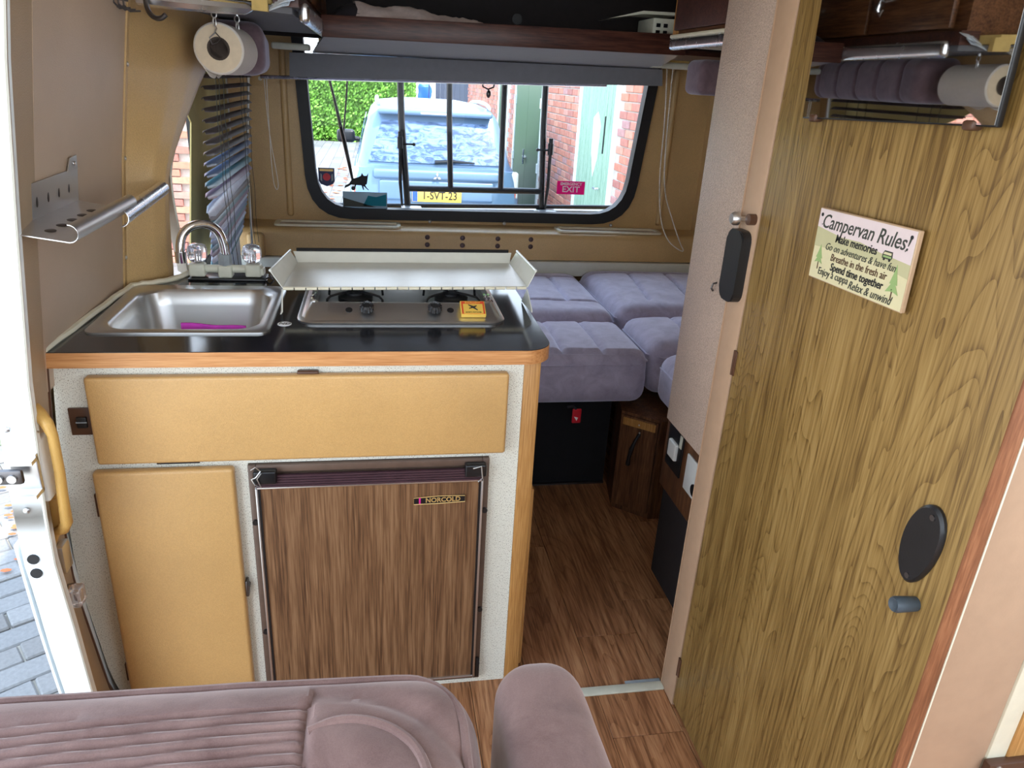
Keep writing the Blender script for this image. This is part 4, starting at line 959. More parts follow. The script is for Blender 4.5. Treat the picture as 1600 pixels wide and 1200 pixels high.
# wall hook + wire rack at top left
MB().tube(smooth([Vector(p) for p in [(-.405, 1.585, 1.34), (-.402, 1.578, 1.30), (-.398, 1.57, 1.28), (-.385, 1.555, 1.2685), (-.372, 1.55, 1.268), (-.363, 1.548, 1.275)]], 2), .0045, 8).build('wall_hook', 'darkmetal', None, label='dark metal hook at the top of the left wall joint', cat='hook')
wk = thing('wire_rack', 'small black wire rack at the top of the beige wall board', 'rack', (-.43, 1.52, 1.285))
for k in range(5): MB().tube([(-.455+.008*k, 1.52, 1.345), (-.455+.008*k, 1.52, 1.292-.002*k), (-.452+.008*k, 1.54, 1.284-.002*k), (-.437+.008*k, 1.55, 1.286-.002*k)], .0018, 6).build('wire', 'darkmetal', wk)
for z in (1.33, 1.31, 1.295): MB().tube([(-.459, 1.519, z), (-.415, 1.519, z-.004)], .0016, 6).build('wire', 'darkmetal', wk)
# perforated metal shelf on the wall board
mshf = thing('wall_shelf', 'perforated brushed metal shelf screwed to the beige wall board', 'shelf', (-.44, 1.3, .95))
xb = lambda z: lw(z)+.003
mb = MB(); mb.sheet(lambda u, v: Vector((lerp(xb(.985), xb(1.03), u), lerp(1.075, 1.345, v), lerp(.978, 1.028+.004*v, u))), 2, 2, (.0015, 0, 0)).build('back_plate', 'steel2', mshf)
MB().prism([(xb(1.03), 1.300, 1.028), (xb(1.03), 1.345, 1.028), (xb(1.05), 1.340, 1.052), (xb(1.05), 1.312, 1.050)], (.0015, 0, 0)).build('screw_ear', 'steel2', mshf, smooth=False)
MB().sph((xb(1.04)+.003, 1.326, 1.040), .004, 10, (.5, 1, 1)).build('screw', 'chrome', mshf)
MB().sheet(lambda u, v: Vector((lerp(xb(.978), -.405, u), lerp(1.075, lerp(1.345, 1.34, u), v), lerp(.978, .966, u))), 3, 2, (0, 0, .0015)).build('shelf_plate', 'steel2', mshf)
for k in range(6):
    y = 1.10+.041*k; z = 1.003
    MB().sph((xb(z)+.0012, y, z+.001*k), .0075, 12, (.28, .62, 1.5)).build('slot', 'darkmetal', mshf)
    if k < 5: MB().sph((lerp(xb(.978), -.405, .5), y+.02, .973), .009, 12, (.9, 1.2, .25)).build('perforation', 'darkmetal', mshf)
MB().sheet(lambda u, v: Vector((-.405+.012*sin(u*pi)*1.0, lerp(1.075, 1.345, v), .966+.012*(1-cos(u*pi)))), 8, 2, (0, 0, .0012)).build('rolled_front_edge', 'steel2', mshf)
# towel bar: half-round metal holder sticking out past the shelf
MB().sheet(lambda u, v: Vector((lerp(-.400, -.418, v)+.014*cos(-pi/2+u*pi), lerp(1.27, 1.60, v), .965+.014*sin(-pi/2+u*pi))), 10, 2, (-.001, 0, 0)).build('rolled_extension', 'alu', mshf)

# ================================================================== REAR SHELF, BLIND, CORDS
rs = thing('rear_shelf', 'dark wooden shelf across the top of the rear window', 'shelf', (.37, 2.5, 1.285))
MB().box(-.135, .875, 2.20, 2.22, 1.288, 1.342, .003).xf(Matrix.Translation((.37, 2.2, 1.3)) @ Matrix.Rotation(radians(-.9), 4, 'Y') @ Matrix.Translation((-.37, -2.2, -1.3))).build('fascia', 'dwood', rs)
MB().box(-.135, 1.28, 2.22, 2.80, 1.298, 1.312).build('shelf_board', 'dwood', rs)
MB().prism([(-.13, 2.222, 1.284), (.87, 2.222, 1.300), (.99, 2.745, 1.268), (-.20, 2.745, 1.249)], (0, 0, .006)).build('white_underside', 'gloss', rs, smooth=False)
MB().box(-.56, 1.3, 2.88, 2.90, 1.30, 1.75).build('dark_back_panel', 'darkin', rs)
MB().cyl((.50, 2.879, 1.405), (.50, 2.874, 1.405), .018, 18).build('dark_knob', 'iron', rs)
mb = MB()
def tw(u, v):
    x = lerp(-.05, .435, u); h = (.05*(1-u)**.7+.012)*(sin(pi*min(1, v*1.05))**.6)
    return Vector((x+.006*sin(v*9), lerp(2.235, 2.42, v), 1.314+h*(1+.35*noise.noise(Vector((x*13, v*3, 1))))+.006*noise.noise(Vector((x*40, v*9, 0)))))
mb.sheet(tw, 44, 18, (0, 0, -.0015)).build('towel', 'towel', None, label='pinkish towel lying crumpled on the dark rear shelf', cat='towel')
mb = MB(); mb.sheet(lambda u, v: Vector((lerp(-.13, .02, u), lerp(2.24, 2.42, v), 1.314+.06*sin(pi*u)**.7*sin(pi*v)**.5+.01*noise.noise(Vector((u*5, v*5, 2))))), 16, 12, (0, 0, -.0015)).build('dark_cloth', 'darkcloth', None, label='dark cloth heap beside the towel on the rear shelf', cat='cloth')
vb = thing('plastic_crate', 'white plastic slotted box at the right end of the rear shelf', 'box', (.83, 2.35, 1.313))
MB().box(.79, .865, 2.262, 2.40, 1.320, 1.392, .004).build('box_body', 'oldwhite', vb)
for i in range(3):
    for j in range(2): MB().box(.800+.022*j, .812+.022*j, 2.260, 2.2635, 1.332+.018*i, 1.342+.018*i).build('slot', 'iron', vb)
MB().prism([(.66, 2.27, 1.382), (.76, 2.27, 1.408), (.87, 2.27, 1.410), (.87, 2.27, 1.402), (.76, 2.27, 1.400)], (0, .12, 0)).build('lid_flap', 'oldwhite', vb, smooth=False)
# roller blind over the rear window
rb = thing('roller_blind', 'grey roller blind rolled up above the rear window', 'blind', (.37, 2.72, 1.19))
MB().prism([(-.273, 2.70, 1.1715), (1.004, 2.70, 1.2145), (.997, 2.70, 1.268), (-.270, 2.70, 1.2465)], (0, .02, 0)).build('blind_cloth', 'blindgrey', rb, smooth=False)
MB().tube([(-.365, 2.705, 1.168), (.3, 2.705, 1.189), (.80, 2.705, 1.206)], .006, 8).build('bottom_bar', 'alu', rb)
MB().cyl((-.26, 2.735, 1.238), (.995, 2.735, 1.260), .010, 16).build('rolled_cloth', 'blindgrey', rb)
for nm, lab, x0, x1, z0 in (('curtain_bracket', 'yellowed bracket above the left end of the roller blind', -.318, -.20, 1.252), ('curtain_bracket', 'white bracket with torn foam above the window near the left locker', -.178, -.055, 1.262), ('curtain_bracket', 'white bracket above the right end of the roller blind by the cord', .935, 1.09, 1.270)):
    t_ = thing(nm, lab, 'bracket', ((x0+x1)/2, 2.66, z0))
    mb = MB(); mb.rbox(((x0+x1)/2, 2.66, z0+.011), ((x1-x0)/2, .022, .010), .007, (3, 1, 1)); mb.build('casing', 'oldwhite', t_)
    if x0 > -.3: 
        MB().box(x0+.005, x1-.02, 2.645, 2.67, z0+.0205, z0+.03).build('foam_strip', 'foam', t_)
        MB().prism([(x0, 2.636, z0+.004), (x0+.05, 2.634, z0), (x0+.05, 2.634, z0+.014), (x0+.004, 2.636, z0+.016)], (0, -.003, 0)).build('shiny_end', 'oldwhite', t_, smooth=False)
def cord(name, lab, pts, r, mat, bead=0):
    P = smooth([Vector(p) for p in pts], 2)
    if not bead: return MB().tube(P, r, 6).build(name, mat, None, label=lab, cat='cord')
    mb = MB(); mb.tube(P, r*.5, 5); acc = 0
    for a, b in zip(P, P[1:]):
        d = (b-a).length
        while acc < d: mb.sph(a.lerp(b, acc/d), r, 6); acc += bead
        acc -= d
    return mb.build(name, mat, None, label=lab, cat='cord')
cord('beaded_cord', 'white beaded blind cord looping down at the right of the rear window', [(1.028, 2.74, 1.275), (1.045, 2.74, 1.10), (1.05, 2.74, .90), (1.075, 2.74, .74), (1.115, 2.74, .66), (1.165, 2.74, .625), (1.195, 2.74, .615), (1.17, 2.74, .65), (1.12, 2.74, .75), (1.075, 2.74, .85), (1.06, 2.74, 1.0), (1.050, 2.74, 1.275)], .0026, 'rope', .0062)
cord('blind_cord', 'thin cord loop hanging on the rear wall left of the window', [(-.352, 2.75, 1.168), (-.354, 2.75, .95), (-.352, 2.75, .83), (-.342, 2.75, .80), (-.334, 2.75, .815), (-.338, 2.75, .86), (-.356, 2.75, 1.0), (-.360, 2.75, 1.168)], .0014, 'rope')
for nm, x in (('latch_plate', -.40),):
    t_ = thing(nm, 'tan latch plate on the rear wall beside the thin cord', 'plate', (-.40, 2.945, 1.13)); MB().box(-.425, -.375, 2.943, 2.9495, 1.135, 1.175, .001).build('plate', 'shell', t_); MB().cyl((-.398, 2.943, 1.16), (-.398, 2.939, 1.16), .007, 12).build('button', 'oldwhite', t_)
# right overhead locker
rk = thing('overhead_locker', 'dark wooden overhead locker at the right end of the rear shelf', 'locker', (1.0, 1.65, 1.3))
MB().box(.725, 1.29, 1.36, 1.905, 1.315, 1.75).build('locker_box', 'lwood', rk)
MB().box(.712, .725, 1.37, 1.885, 1.335, 1.72, .002).build('locker_door', 'dwood', rk)
MB().box(.720, .735, 1.885, 1.91, 1.30, 1.75).build('edge_lipping', 'post', rk)
MB().box(.72, 1.29, 1.36, 1.90, 1.300, 1.313).build('bottom_board', 'cream', rk)
MB().rbox((.718, 1.635, 1.306), (.010, .265, .014), .009, (1, 6, 1)).build('metal_lip', 'alu', rk)
MB().rbox((.715, 1.635, 1.322), (.007, .262, .004), .003, (1, 6, 1)).build('lip_ridge', 'cream', rk)
bo2 = thing('bolster', 'end of a mauve bolster beside the taupe wardrobe side at right', 'cushion', (1.05, 2.1, 1.19))
MB().rbox((1.06, 2.15, 1.240), (.175, .06, .046), .02, (20, 3, 3)).build('cover', 'velour', bo2)
# window stickers
def sticker(name, lab, x0, x1, z0, z1, mat, y=2.947): 
    t_ = thing(name, lab, 'sticker', ((x0+x1)/2, y, z0)); MB().box(x0, x1, y-.0008, y, z0, z1).build('sheet', mat, t_, smooth=False); return t_
t_ = sticker('exit_sticker', 'pink emergency exit sticker in the lower right of the rear window', .708, .822, .795, .846, 'pinkfilm')
lettering('EMERGENCY', .0155, (.765, 2.9455, .8350), (1, 0, 0), (0, 0, 1), 'white', t_, squeeze=1.0, bold=.0004)
lettering('EXIT', .032, (.765, 2.9455, .8135), (1, 0, 0), (0, 0, 1), 'white', t_, squeeze=1.1, bold=.0006)
t_ = sticker('landscape_sticker', 'grey and teal landscape sticker low in the rear window', -.125, .042, .715, .778, 'greyfilm')
MB().prism([(-.05, 2.9458, .727), (.038, 2.9458, .727), (.038, 2.9458, .772), (.0, 2.9458, .76), (-.03, 2.9458, .765)], (0, .0004, 0)).build('teal_shape', 'tealfilm', t_, smooth=False)
MB().prism([(-.123, 2.9458, .755), (-.06, 2.9458, .738), (.0, 2.9458, .722), (-.123, 2.9458, .722)], (0, .0004, 0)).build('grey_hill', 'ink', t_, smooth=False)
t_ = thing('crest_sticker', 'small shield crest sticker in the lower left of the rear window', 'sticker', (-.182, 2.946, .80))
sh = [(-.212, .862), (-.153, .862), (-.153, .815), (-.160, .803), (-.182, .795), (-.205, .803), (-.212, .815)]
MB().prism([(x, 2.9462, z) for x, z in sh], (0, .0008, 0)).build('shield', 'navy', t_, smooth=False)
MB().cyl((-.182, 2.946, .829), (-.182, 2.9452, .829), .014, 18).build('red_roundel', 'red', t_)
MB().box(-.207, -.158, 2.9452, 2.946, .850, .858).build('gold_band', 'goldp', t_)
mb = MB()
for s_ in (-1, 1): mb.prism([(-.182+s_*.017, 2.946, .812), (-.182+s_*.023, 2.946, .818), (-.182+s_*.022, 2.946, .842), (-.182+s_*.018, 2.946, .838)], (0, -.0006, 0))
mb.build('pale_laurels', 'gray', t_, smooth=False)
t_ = thing('bull_sticker', 'black bull silhouette sticker in the lower left of the rear window', 'sticker', (-.085, 2.946, .79))
bull = [(-.115, .800), (-.100, .808), (-.088, .826), (-.066, .832), (-.056, .838), (-.052, .848), (-.045, .838), (-.035, .838), (-.028, .848), (-.030, .834), (-.032, .820), (-.034, .808), (-.040, .804), (-.036, .796), (-.027, .786), (-.030, .785), (-.042, .796), (-.047, .800), (-.045, .786), (-.049, .786), (-.054, .802), (-.074, .803), (-.078, .792), (-.082, .792), (-.080, .804), (-.092, .804), (-.105, .796), (-.118, .790)]
from mathutils.geometry import tessellate_polygon
mb = MB(); vs = [Vector((x, 2.9465, z)) for x, z in bull]; V1 = [mb.b.verts.new(v) for v in vs]; V2 = [mb.b.verts.new(v+Vector((0, .0008, 0))) for v in vs]
for t3 in tessellate_polygon([vs]): mb.b.faces.new([V1[i] for i in t3]); mb.b.faces.new([V2[i] for i in t3[::-1]])
for i in range(len(vs)): mb.b.faces.new((V1[i], V1[(i+1) % len(vs)], V2[(i+1) % len(vs)], V2[i]))
mb.build('silhouette', 'ink2', t_, smooth=False)
t_ = thing('suction_hook', 'small black suction hook at the top middle of the rear window', 'hook', (.42, 2.93, 1.15))
MB().tube([(.395, 2.944, 1.188), (.395, 2.938, 1.176), (.415, 2.935, 1.168), (.435, 2.938, 1.176), (.438, 2.944, 1.188)], .003, 6).build('bracket', 'blackp', t_)
MB().sph((.417, 2.936, 1.152), .011, 12, (.8, .8, 1.3)).build('bulb', 'darkmetal', t_)

# ================================================================== FRONT SEAT
st_ = thing('front_seat', 'mauve velour front seat with ribbed panel and piping at the bottom left', 'seat', (-.2, .35, .0))
def sfn(p):
    x, y = p.x-.205, p.y+.325
    z = p.z
    if z > 0:
        lift = z/.16
        rib = .5+.5*cos((y+.03*x*x*4)*2*pi/.0105)
        m_ = (1 if x < -.062 else 0)*(1 if y < .498 else 0)
        d = m_*.0036*(1-rib)**2
        d += .006*g(x+.060, .0035)*(1 if y < .495 else 0)           # seam beside the ribs
        edge = math.hypot(max(0, x+.06)/.165, (y-.36)/.16)
        if x > -.06: d += .006*g(edge-.90, .05)-.003*g(edge-.62, .10)+.004*g(edge-.42, .05)
        z += lift*(-d+.0015*noise.noise(Vector((x*18, y*18, 0))))
    dx = max(0, x-.02)
    return Vector((p.x, p.y-.9*dx*dx*3*(1 if p.y > 0 else 0)-.05*(x+.06)**2-.04*(p.x+.1)*(p.y > 0), z))
MB().rbox((-.205, .325, .559), (.285, .215, .160), .05, (150, 150, 6), sfn, 8).build('backrest', 'velour2', st_)
SC, SH, SR = Vector((-.205, .325, .559)), (.285, .215, .160), .05
def edge(x, y, o=.0015):
    q = SR*.7071+o; return SC+sfn(Vector((x-SC.x, y-SC.y, SH[2]-SR+q)))
yb_, xr_ = SC.y+SH[1]-SR+SR*.7071, SC.x+SH[0]-SR+SR*.7071
pp = [edge(lerp(-.47, xr_-.045, i/14), yb_) for i in range(15)]+[edge(xr_-.045+.045*sin(a_), yb_-.045+.045*cos(a_)) for a_ in (.3, .7, 1.1, 1.5)]+[edge(xr_, yb_-.06-.03*i) for i in range(7)]
MB().tube(smooth(pp, 1), .0042, 8).build('piping', 'velour2', st_)
pp = [SC+sfn(Vector((x-SC.x, y-SC.y, SH[2]+.001))) for x, y in ((-.058, .462), (-.035, .470), (-.01, .468), (.012, .456), (.028, .435), (.035, .40), (.035, .34))]
MB().tube(smooth(pp, 2), .0040, 8).build('inner_piping', 'velour2', st_)
MB().box(-.42, .02, .20, .44, 0, .39, .02).build('seat_pedestal', 'iron', st_)
ar = thing('seat_armrest', 'rounded mauve armrest standing beside the front seat', 'armrest', (.14, .4, .0))
def afn(p):
    k = (p.y+.13)/.26
    return Vector((p.x*(1+.0*k)+.010*(.5-k)+(p.y < -.02)*(p.y+.02)*-.12, p.y, p.z+.0015*noise.noise(Vector((p.x*30, p.y*30, 0)))))
MB().rbox((.1435, .400, .640), (.041, .130, .075), .036, (14, 40, 6), afn, 8).build('pad', 'velour2', ar)
MB().box(.12, .165, .30, .46, 0, .56, .01).build('support', 'iron', ar)

# ================================================================== OUTSIDE
GZ = -.72
gd = setting('ground', (0, 8, GZ))
MB().box(-14, 14, -8, 40, GZ-.1, GZ-.018).build('ground_bed', 'ground', gd, smooth=False)
import time
# individually built pavers: beside the doorway and behind the van
pm = None; cnt = 0; ang = radians(33); rest = MB()
def paver_mesh():
    mb = MB(); mb.box(-.104, .104, -.051, .051, -.05, 0, .006, 1); me = bpy.data.meshes.new('paver'); mb.b.to_mesh(me); mb.b.free(); me.materials.append(M['paver']); return me
pm = paver_mesh()
random.seed(11)
for i in range(-60, 120):
    for j in range(-60, 60):
        u = i*.214+(j % 2)*.107; v = j*.106
        x = -1.7+u*cos(ang)-v*sin(ang); y = 2.6+u*sin(ang)+v*cos(ang)
        if -3.4 < x < -.62 and 1.2 < y < 4.6:
            h = GZ-.012*random.random()
            if cnt < 290 and -1.75 < x < -.75 and 1.6 < y < 3.5:
                o = part(pm, gd, (x, y-8, h-GZ), 'paver', (random.uniform(-.02, .02), random.uniform(-.02, .02), ang+random.uniform(-.02, .02))); cnt += 1
            else: rest.box(-.104, .104, -.051, .051, -.05, 0, 0, 1, Matrix.Translation((x, y, h)) @ Matrix.Rotation(ang, 4, 'Z'))
for i in range(0, 66):
    for j in range(0, 30):
        x = -4.5+i*.22; y = 6.0+j*.62
        if x > 2.05: continue
        rest.box(x, x+.212, y, y+.61, GZ-.05, GZ-.004*random.random())
rest.build('paving_field', 'paver', gd, smooth=False, kind='stuff')
lf = MB()
for k in range(160):
    x, y = random.uniform(-1.85, -1.25), random.uniform(2.7, 4.2)
    if random.random() < .5: x, y = random.uniform(-.98, -.5), random.uniform(8, 17)
    s_ = random.uniform(.012, .026)*(1 if y < 6 else 2.4); a = random.random()*6.28
    lf.sph((x, y, GZ+.012), s_, 6, (1, .55, .12))
lf.build('fallen_leaves', 'leaf', None, label='orange fallen leaves scattered on the grey paving', cat='leaves', kind='stuff')
gr = MB()
for k in range(900):
    x, y = random.uniform(-2.8, -1.95), random.uniform(2.9, 4.6)
    h = random.uniform(.02, .06); a = random.random()*6.28; d = Vector((cos(a), sin(a), 0))*.006
    p = Vector((x, y, GZ)); t_ = [gr.b.verts.new(p-d), gr.b.verts.new(p+d), gr.b.verts.new(p+Vector((d.y*2, d.x*2, h)))]; gr.b.faces.new(t_)
gr.build('grass_tufts', 'grass', None, smooth=False, label='green grass tufts at the edge of the paving', cat='grass', kind='stuff')

# bike rack bars outside the rear window
rk_ = thing('bike_rack', 'dark steel bike rack frame mounted outside the rear window', 'bike rack', (.4, 3.1, .69))
for (xa, xb, z0, z1, r) in ((.090, .128, .685, 1.42, .0135), (.283, .300, .775, 1.42, .0115), (.502, .507, .775, 1.42, .0115), (.664, .684, .715, 1.42, .0125)):
    MB().tube([(xb, 3.10, z0), (lerp(xb, xa, .7), 3.10, lerp(z0, 1.18, .7)), (xa, 3.10, z1)], r, 12).build('upright_bar', 'blackp', rk_)
MB().cyl((.12, 3.10, .776), (.69, 3.10, .782), .0125, 12).build('cross_bar', 'blackp', rk_)
MB().cyl((-.20, 3.10, .700), (1.02, 3.10, .726), .009, 10).build('lower_rail', 'blackp', rk_)
MB().cyl((-.20, 3.13, .680), (1.05, 3.13, .700), .011, 10).build('lower_rail', 'steel2', rk_)
for (x, s_) in ((.120, -1), (.680, 1)):
    xs_ = x+s_*.024
    MB().tube([(xs_+(-s_)*.008, 3.09, .70), (xs_, 3.09, .80), (xs_, 3.09, .94)], [.004, .007, .007], 8).build('bar_arm', 'blackp', rk_)
    MB().cyl((xs_, 3.09, .93), (xs_, 3.09, .975), .012, 10).cyl((xs_, 3.09, .975), (xs_, 3.09, .995), .009, 10).cyl((xs_, 3.09, .948), (x-s_*.025, 3.09, .948), .004, 8).sph((x-s_*.03, 3.09, .948), .007, 8).build('clamp', 'blackp', rk_)
    MB().rbox((x+.02, 3.05, .700), (.04, .065, .010), .004, (1, 1, 1)).build('mount_clamp', 'steel2', rk_)
wp = thing('wiper', 'black wiper arm crossing the left part of the rear window outside', 'wiper', (-.1, 3.06, .78))
MB().tube([(-.185, 3.06, 1.25), (-.150, 3.06, 1.10), (-.118, 3.06, .95), (-.100, 3.06, .86), (-.086, 3.06, .785)], [.0045, .005, .008, .007, .004], 8).build('arm', 'iron', wp)
MB().cyl((-.086, 2.985, .785), (-.086, 3.065, .785), .008, 10).build('pivot', 'blackp', wp)
MB().tube([(-.096, 3.07, 1.25), (-.105, 3.07, 1.12), (-.118, 3.07, 1.0), (-.125, 3.07, .955)], .0035, 6).build('rod', 'iron', wp)
# car
car = thing('car', 'silver blue estate car parked outside behind the rear window', 'car', (.63, 10, GZ))
cxm = .63
def sect(y, prof):   # prof: half-profile list (halfwidth, z)
    return [Vector((cxm+w_, y, z)) for w_, z in prof]+[Vector((cxm-w_, y, z)) for w_, z in prof[::-1]]
body_prof = [(.70, -.46), (.84, -.42), (.89, -.30), (.91, -.10), (.90, .05), (.87, .20), (.835, .30), (.60, .325)]
def loft(mb, secs):
    R_ = [[mb.b.verts.new(p) for p in s_] for s_ in secs]; n = len(R_[0])
    for A, B in zip(R_, R_[1:]):
        for i in range(n): mb.b.faces.new((A[i], A[(i+1) % n], B[(i+1) % n], B[i]))
    mb.b.faces.new(R_[0][::-1]); mb.b.faces.new(R_[-1]); return mb
mb = MB(); secs = []
for y, sx_, dz in ((8.02, .90, 0), (8.06, .965, 0), (8.16, 1.0, 0), (8.7, 1.01, .0), (10, 1.01, 0), (11.2, 1.0, -.01), (12.0, .97, -.10), (12.35, .88, -.2)):
    secs.append(sect(y, [(w_*sx_, z+(dz if z > 0 else 0)) for w_, z in body_prof]))
loft(mb, secs).build('lower_body', 'carpaint', car)
gh = [(.835, .29), (.80, .42), (.74, .66), (.68, .82), (.60, .90), (.30, .935)]
mb = MB(); secs = []
for y, k in ((8.10, 0), (8.24, .45), (8.42, .92), (8.60, 1), (9.6, 1.03), (10.3, .97), (10.8, .55), (11.2, 0)):
    zt2 = lerp(.30, 1, k)
    secs.append(sect(y, [(w_, .29+(z-.29)*max(k, .02)) for w_, z in gh] if k < .9 else [(w_, .29+(z-.29)*k) for w_, z in gh]))
loft(mb, secs).build('upper_body', 'carpaint', car)
def glassq(pts, name, mat='carglass', off=(0, -.012, 0)):
    return MB().prism([Vector(p)+Vector(off) for p in pts], (0, .006, 0)).build(name, mat, car, smooth=False)
# tailgate glass follows the slope between y 8.10 and 8.42
def tg_(z): return 8.10+.34*((z-.29)/.60)-.012
mb = MB(); mb.sheet(lambda u, v: Vector((cxm+lerp(-1, 1, v)*lerp(.705, .56, u)*1.0, tg_(lerp(.355, .755, u))-.035+.02*(2*v-1)**2, lerp(.355, .755, u))), 8, 12, (0, .01, 0)).build('tailgate_glass', 'carglass', car)
MB().rbox((cxm, 8.36, .845), (.60, .10, .030), .025, (10, 2, 1)).build('roof_spoiler', 'carpaint', car)
MB().box(cxm-.16, cxm+.16, 8.255, 8.27, .83, .85, .004).build('brake_light', 'lamp', car)
for s_ in (-1, 1):
    MB().rbox((cxm+s_*.765, 8.10, .155), (.115, .05, .145), .03, (2, 1, 3)).build('tail_light', 'lamp', car)
    MB().rbox((cxm+s_*.765, 8.055, .06), (.09, .012, .035), .01, (2, 1, 1)).build('indicator_lens', 'lampred', car)
    MB().tube(smooth([Vector((cxm+s_*.60, 8.55, .91)), Vector((cxm+s_*.61, 8.75, .935)), Vector((cxm+s_*.61, 9.3, .95)), Vector((cxm+s_*.60, 10.1, .93)), Vector((cxm+s_*.60, 10.3, .90))], 2), .022, 8).build('roof_rail', 'alu', car)
    # side glass
    MB().sheet(lambda u, v, s_=s_: Vector((cxm+s_*lerp(.822, .735, u), lerp(8.75, lerp(10.9, 10.2, u), v), lerp(.36, .74, u))), 2, 4, (s_*.008, 0, 0)).build('side_glass', 'carglass', car)
    MB().cyl((cxm+s_*.72, 8.95, -.38), (cxm+s_*.90, 8.95, -.38), .34, 28).build('wheel', 'tyre', car)
    MB().cyl((cxm+s_*.72, 11.5, -.38), (cxm+s_*.90, 11.5, -.38), .34, 28).build('wheel', 'tyre', car)
    MB().rbox((cxm+s_*1.02, 10.75, .40), (.12, .06, .085), .05, (2, 1, 2)).build('door_mirror', 'blackp', car)
    MB().cyl((cxm+s_*.84, 10.76, .36), (cxm+s_*.98, 10.76, .38), .03, 8).build('mirror_stalk', 'blackp', car)
MB().rbox((cxm, 8.03, .245), (.66, .045, .05), .03, (8, 1, 2)).build('tailgate_upper_panel', 'carpaint', car)
MB().rbox((cxm, 8.02, .085), (.60, .03, .10), .02, (8, 1, 3)).build('tailgate_panel', 'carpaint', car)
MB().rbox((cxm, 7.97, -.33), (.86, .12, .14), .06, (8, 1, 2)).build('bumper', 'carpaint', car)
pt = MB().box(cxm-.26, cxm+.26, 7.975, 7.985, -.025, .105, .004).build('number_plate', 'plateY', car)
MB().box(cxm-.255, cxm-.205, 7.972, 7.976, -.02, .10).build('plate_band', 'plateB', pt)
lettering('1-SVT-23', .115, (cxm+.03, 7.972, .040), (1, 0, 0), (0, 0, 1), 'ink2', car, squeeze=.85, bold=.001, name='plate_lettering')
mb = MB()
for k in range(3):
    a = pi/2+k*2*pi/3; c_ = Vector((cxm, 7.972, .235)); d1_ = Vector((cos(a), 0, sin(a)))*.048; d2_ = Vector((-sin(a), 0, cos(a)))*.014
    mb.prism([c_, c_+d1_*.5+d2_, c_+d1_, c_+d1_*.5-d2_], (0, .004, 0))
mb.build('three_diamond_badge', 'chrome', car, smooth=False)
MB().tube([(cxm-.02, 8.08, .37), (cxm+.17, 8.075, .385), (cxm+.40, 8.085, .375)], [.022, .018, .008], 8).build('rear_wiper', 'iron', car)
MB().tube([(cxm+.02, 9.8, .93), (cxm+.04, 9.9, 1.25)], .006, 5).build('aerial', 'iron', car)
# brick outbuilding on the right: wall at X=2.1, doors set in it
bw = setting('wall_outside', (2.1, 10, GZ)); WX = 2.1; CH = .0725
doors = [(6.72, 7.9), (9.86, 11.75), (12.5, 13.4)]
MB().box(WX+.012, WX+.25, 5.0, 18, GZ, 2.4).build('mortar_wall', 'mortar', bw, smooth=False)
bm_ = MB(); bm_.box(0, .1, 0, .205, 0, .061, .004, 1); bme = bpy.data.meshes.new('brick'); bm_.b.to_mesh(bme); bm_.b.free(); bme.materials.append(M['brick'])
rest = MB(); cnt = 0
for c in range(int(3.1/CH)):
    z = GZ+c*CH+.006; y = 5.0+(c % 2)*.11
    while y < 18:
        if not any(a-.16 < y+.1 < b+.02 for a, b in doors) or z > 1.75:
            o_ = WX+random.uniform(-.004, .003)
            if cnt < 300 and -.15 < z < 1.32 and (5.5 < y < 6.6 or 7.95 < y < 9.5): part(bme, bw, (o_-2.1, y-10, z-GZ), 'brick'); cnt += 1
            else: rest.box(o_, o_+.1, y, y+.205, z, z+.061)
        y += .218
rest.build('brickwork', 'brick', bw, smooth=False, kind='stuff')
for i, (a, b) in enumerate(doors):
    d_ = setting('door_%d' % (i+2), (WX, (a+b)/2, GZ))
    mt_ = ['greendoor', 'dgreen', 'dgreen'][i]
    for q in (a-.07, b): MB().box(WX-.02, WX+.03, q, q+.07, GZ, 1.75, .004).build('frame_jamb', 'frame', d_)
    MB().box(WX-.02, WX+.03, a, b, 1.70, 1.75).build('frame_head', 'frame', d_)
    if i == 0:
        nb = 9
        for k in range(nb): MB().box(WX-.004, WX+.025, a+(b-a)*k/nb+.003, a+(b-a)*(k+1)/nb-.003, GZ+.02, 1.70, .004, 1).build('board', mt_, d_)
        MB().tube([(WX-.02, 6.98, .30), (WX-.05, 6.98, .30), (WX-.05, 7.05, .30)], .012, 6).build('door_handle', 'alu', d_)
        MB().box(WX-.012, WX-.003, 6.99, 7.01, .62, .95).build('dark_slot', 'iron', d_)
        MB().prism([(WX-.008, 7.27, .38), (WX-.008, 7.38, .60), (WX-.008, 7.40, .92), (WX-.008, 7.26, .98), (WX-.008, 7.14, .86), (WX-.008, 7.17, .55)], (.004, 0, 0)).build('pale_patch', 'frame', d_, smooth=False)
    else:
        mid = (a+b)/2
        MB().box(WX-.004, WX+.025, a+.005, mid-.004, GZ+.02, 1.70).build('door_leaf', mt_, d_); MB().box(WX-.004, WX+.025, mid+.004, b-.005, GZ+.02, 1.70).build('door_leaf', mt_, d_)
        if i == 1:
            MB().box(WX-.03, WX-.004, mid-.10, mid+.10, .21, .23).cyl((WX-.03, mid, .12), (WX-.03, mid, .32), .012, 8).build('door_bolt', 'alu', d_)
            for yy in (a, b):
                for z in (.9, .1): MB().box(WX-.03, WX-.004, yy-.03, yy+.03, z, z+.12).build('hinge', 'frame', d_)
rl_ = setting('trim_3', (1.9, 8.2, GZ))
for k in range(8): MB().box(1.72, 2.08, 7.0+.28*k, 7.16+.28*k, GZ, GZ+.03, .004).build('kerb_slab', 'paver', rl_)
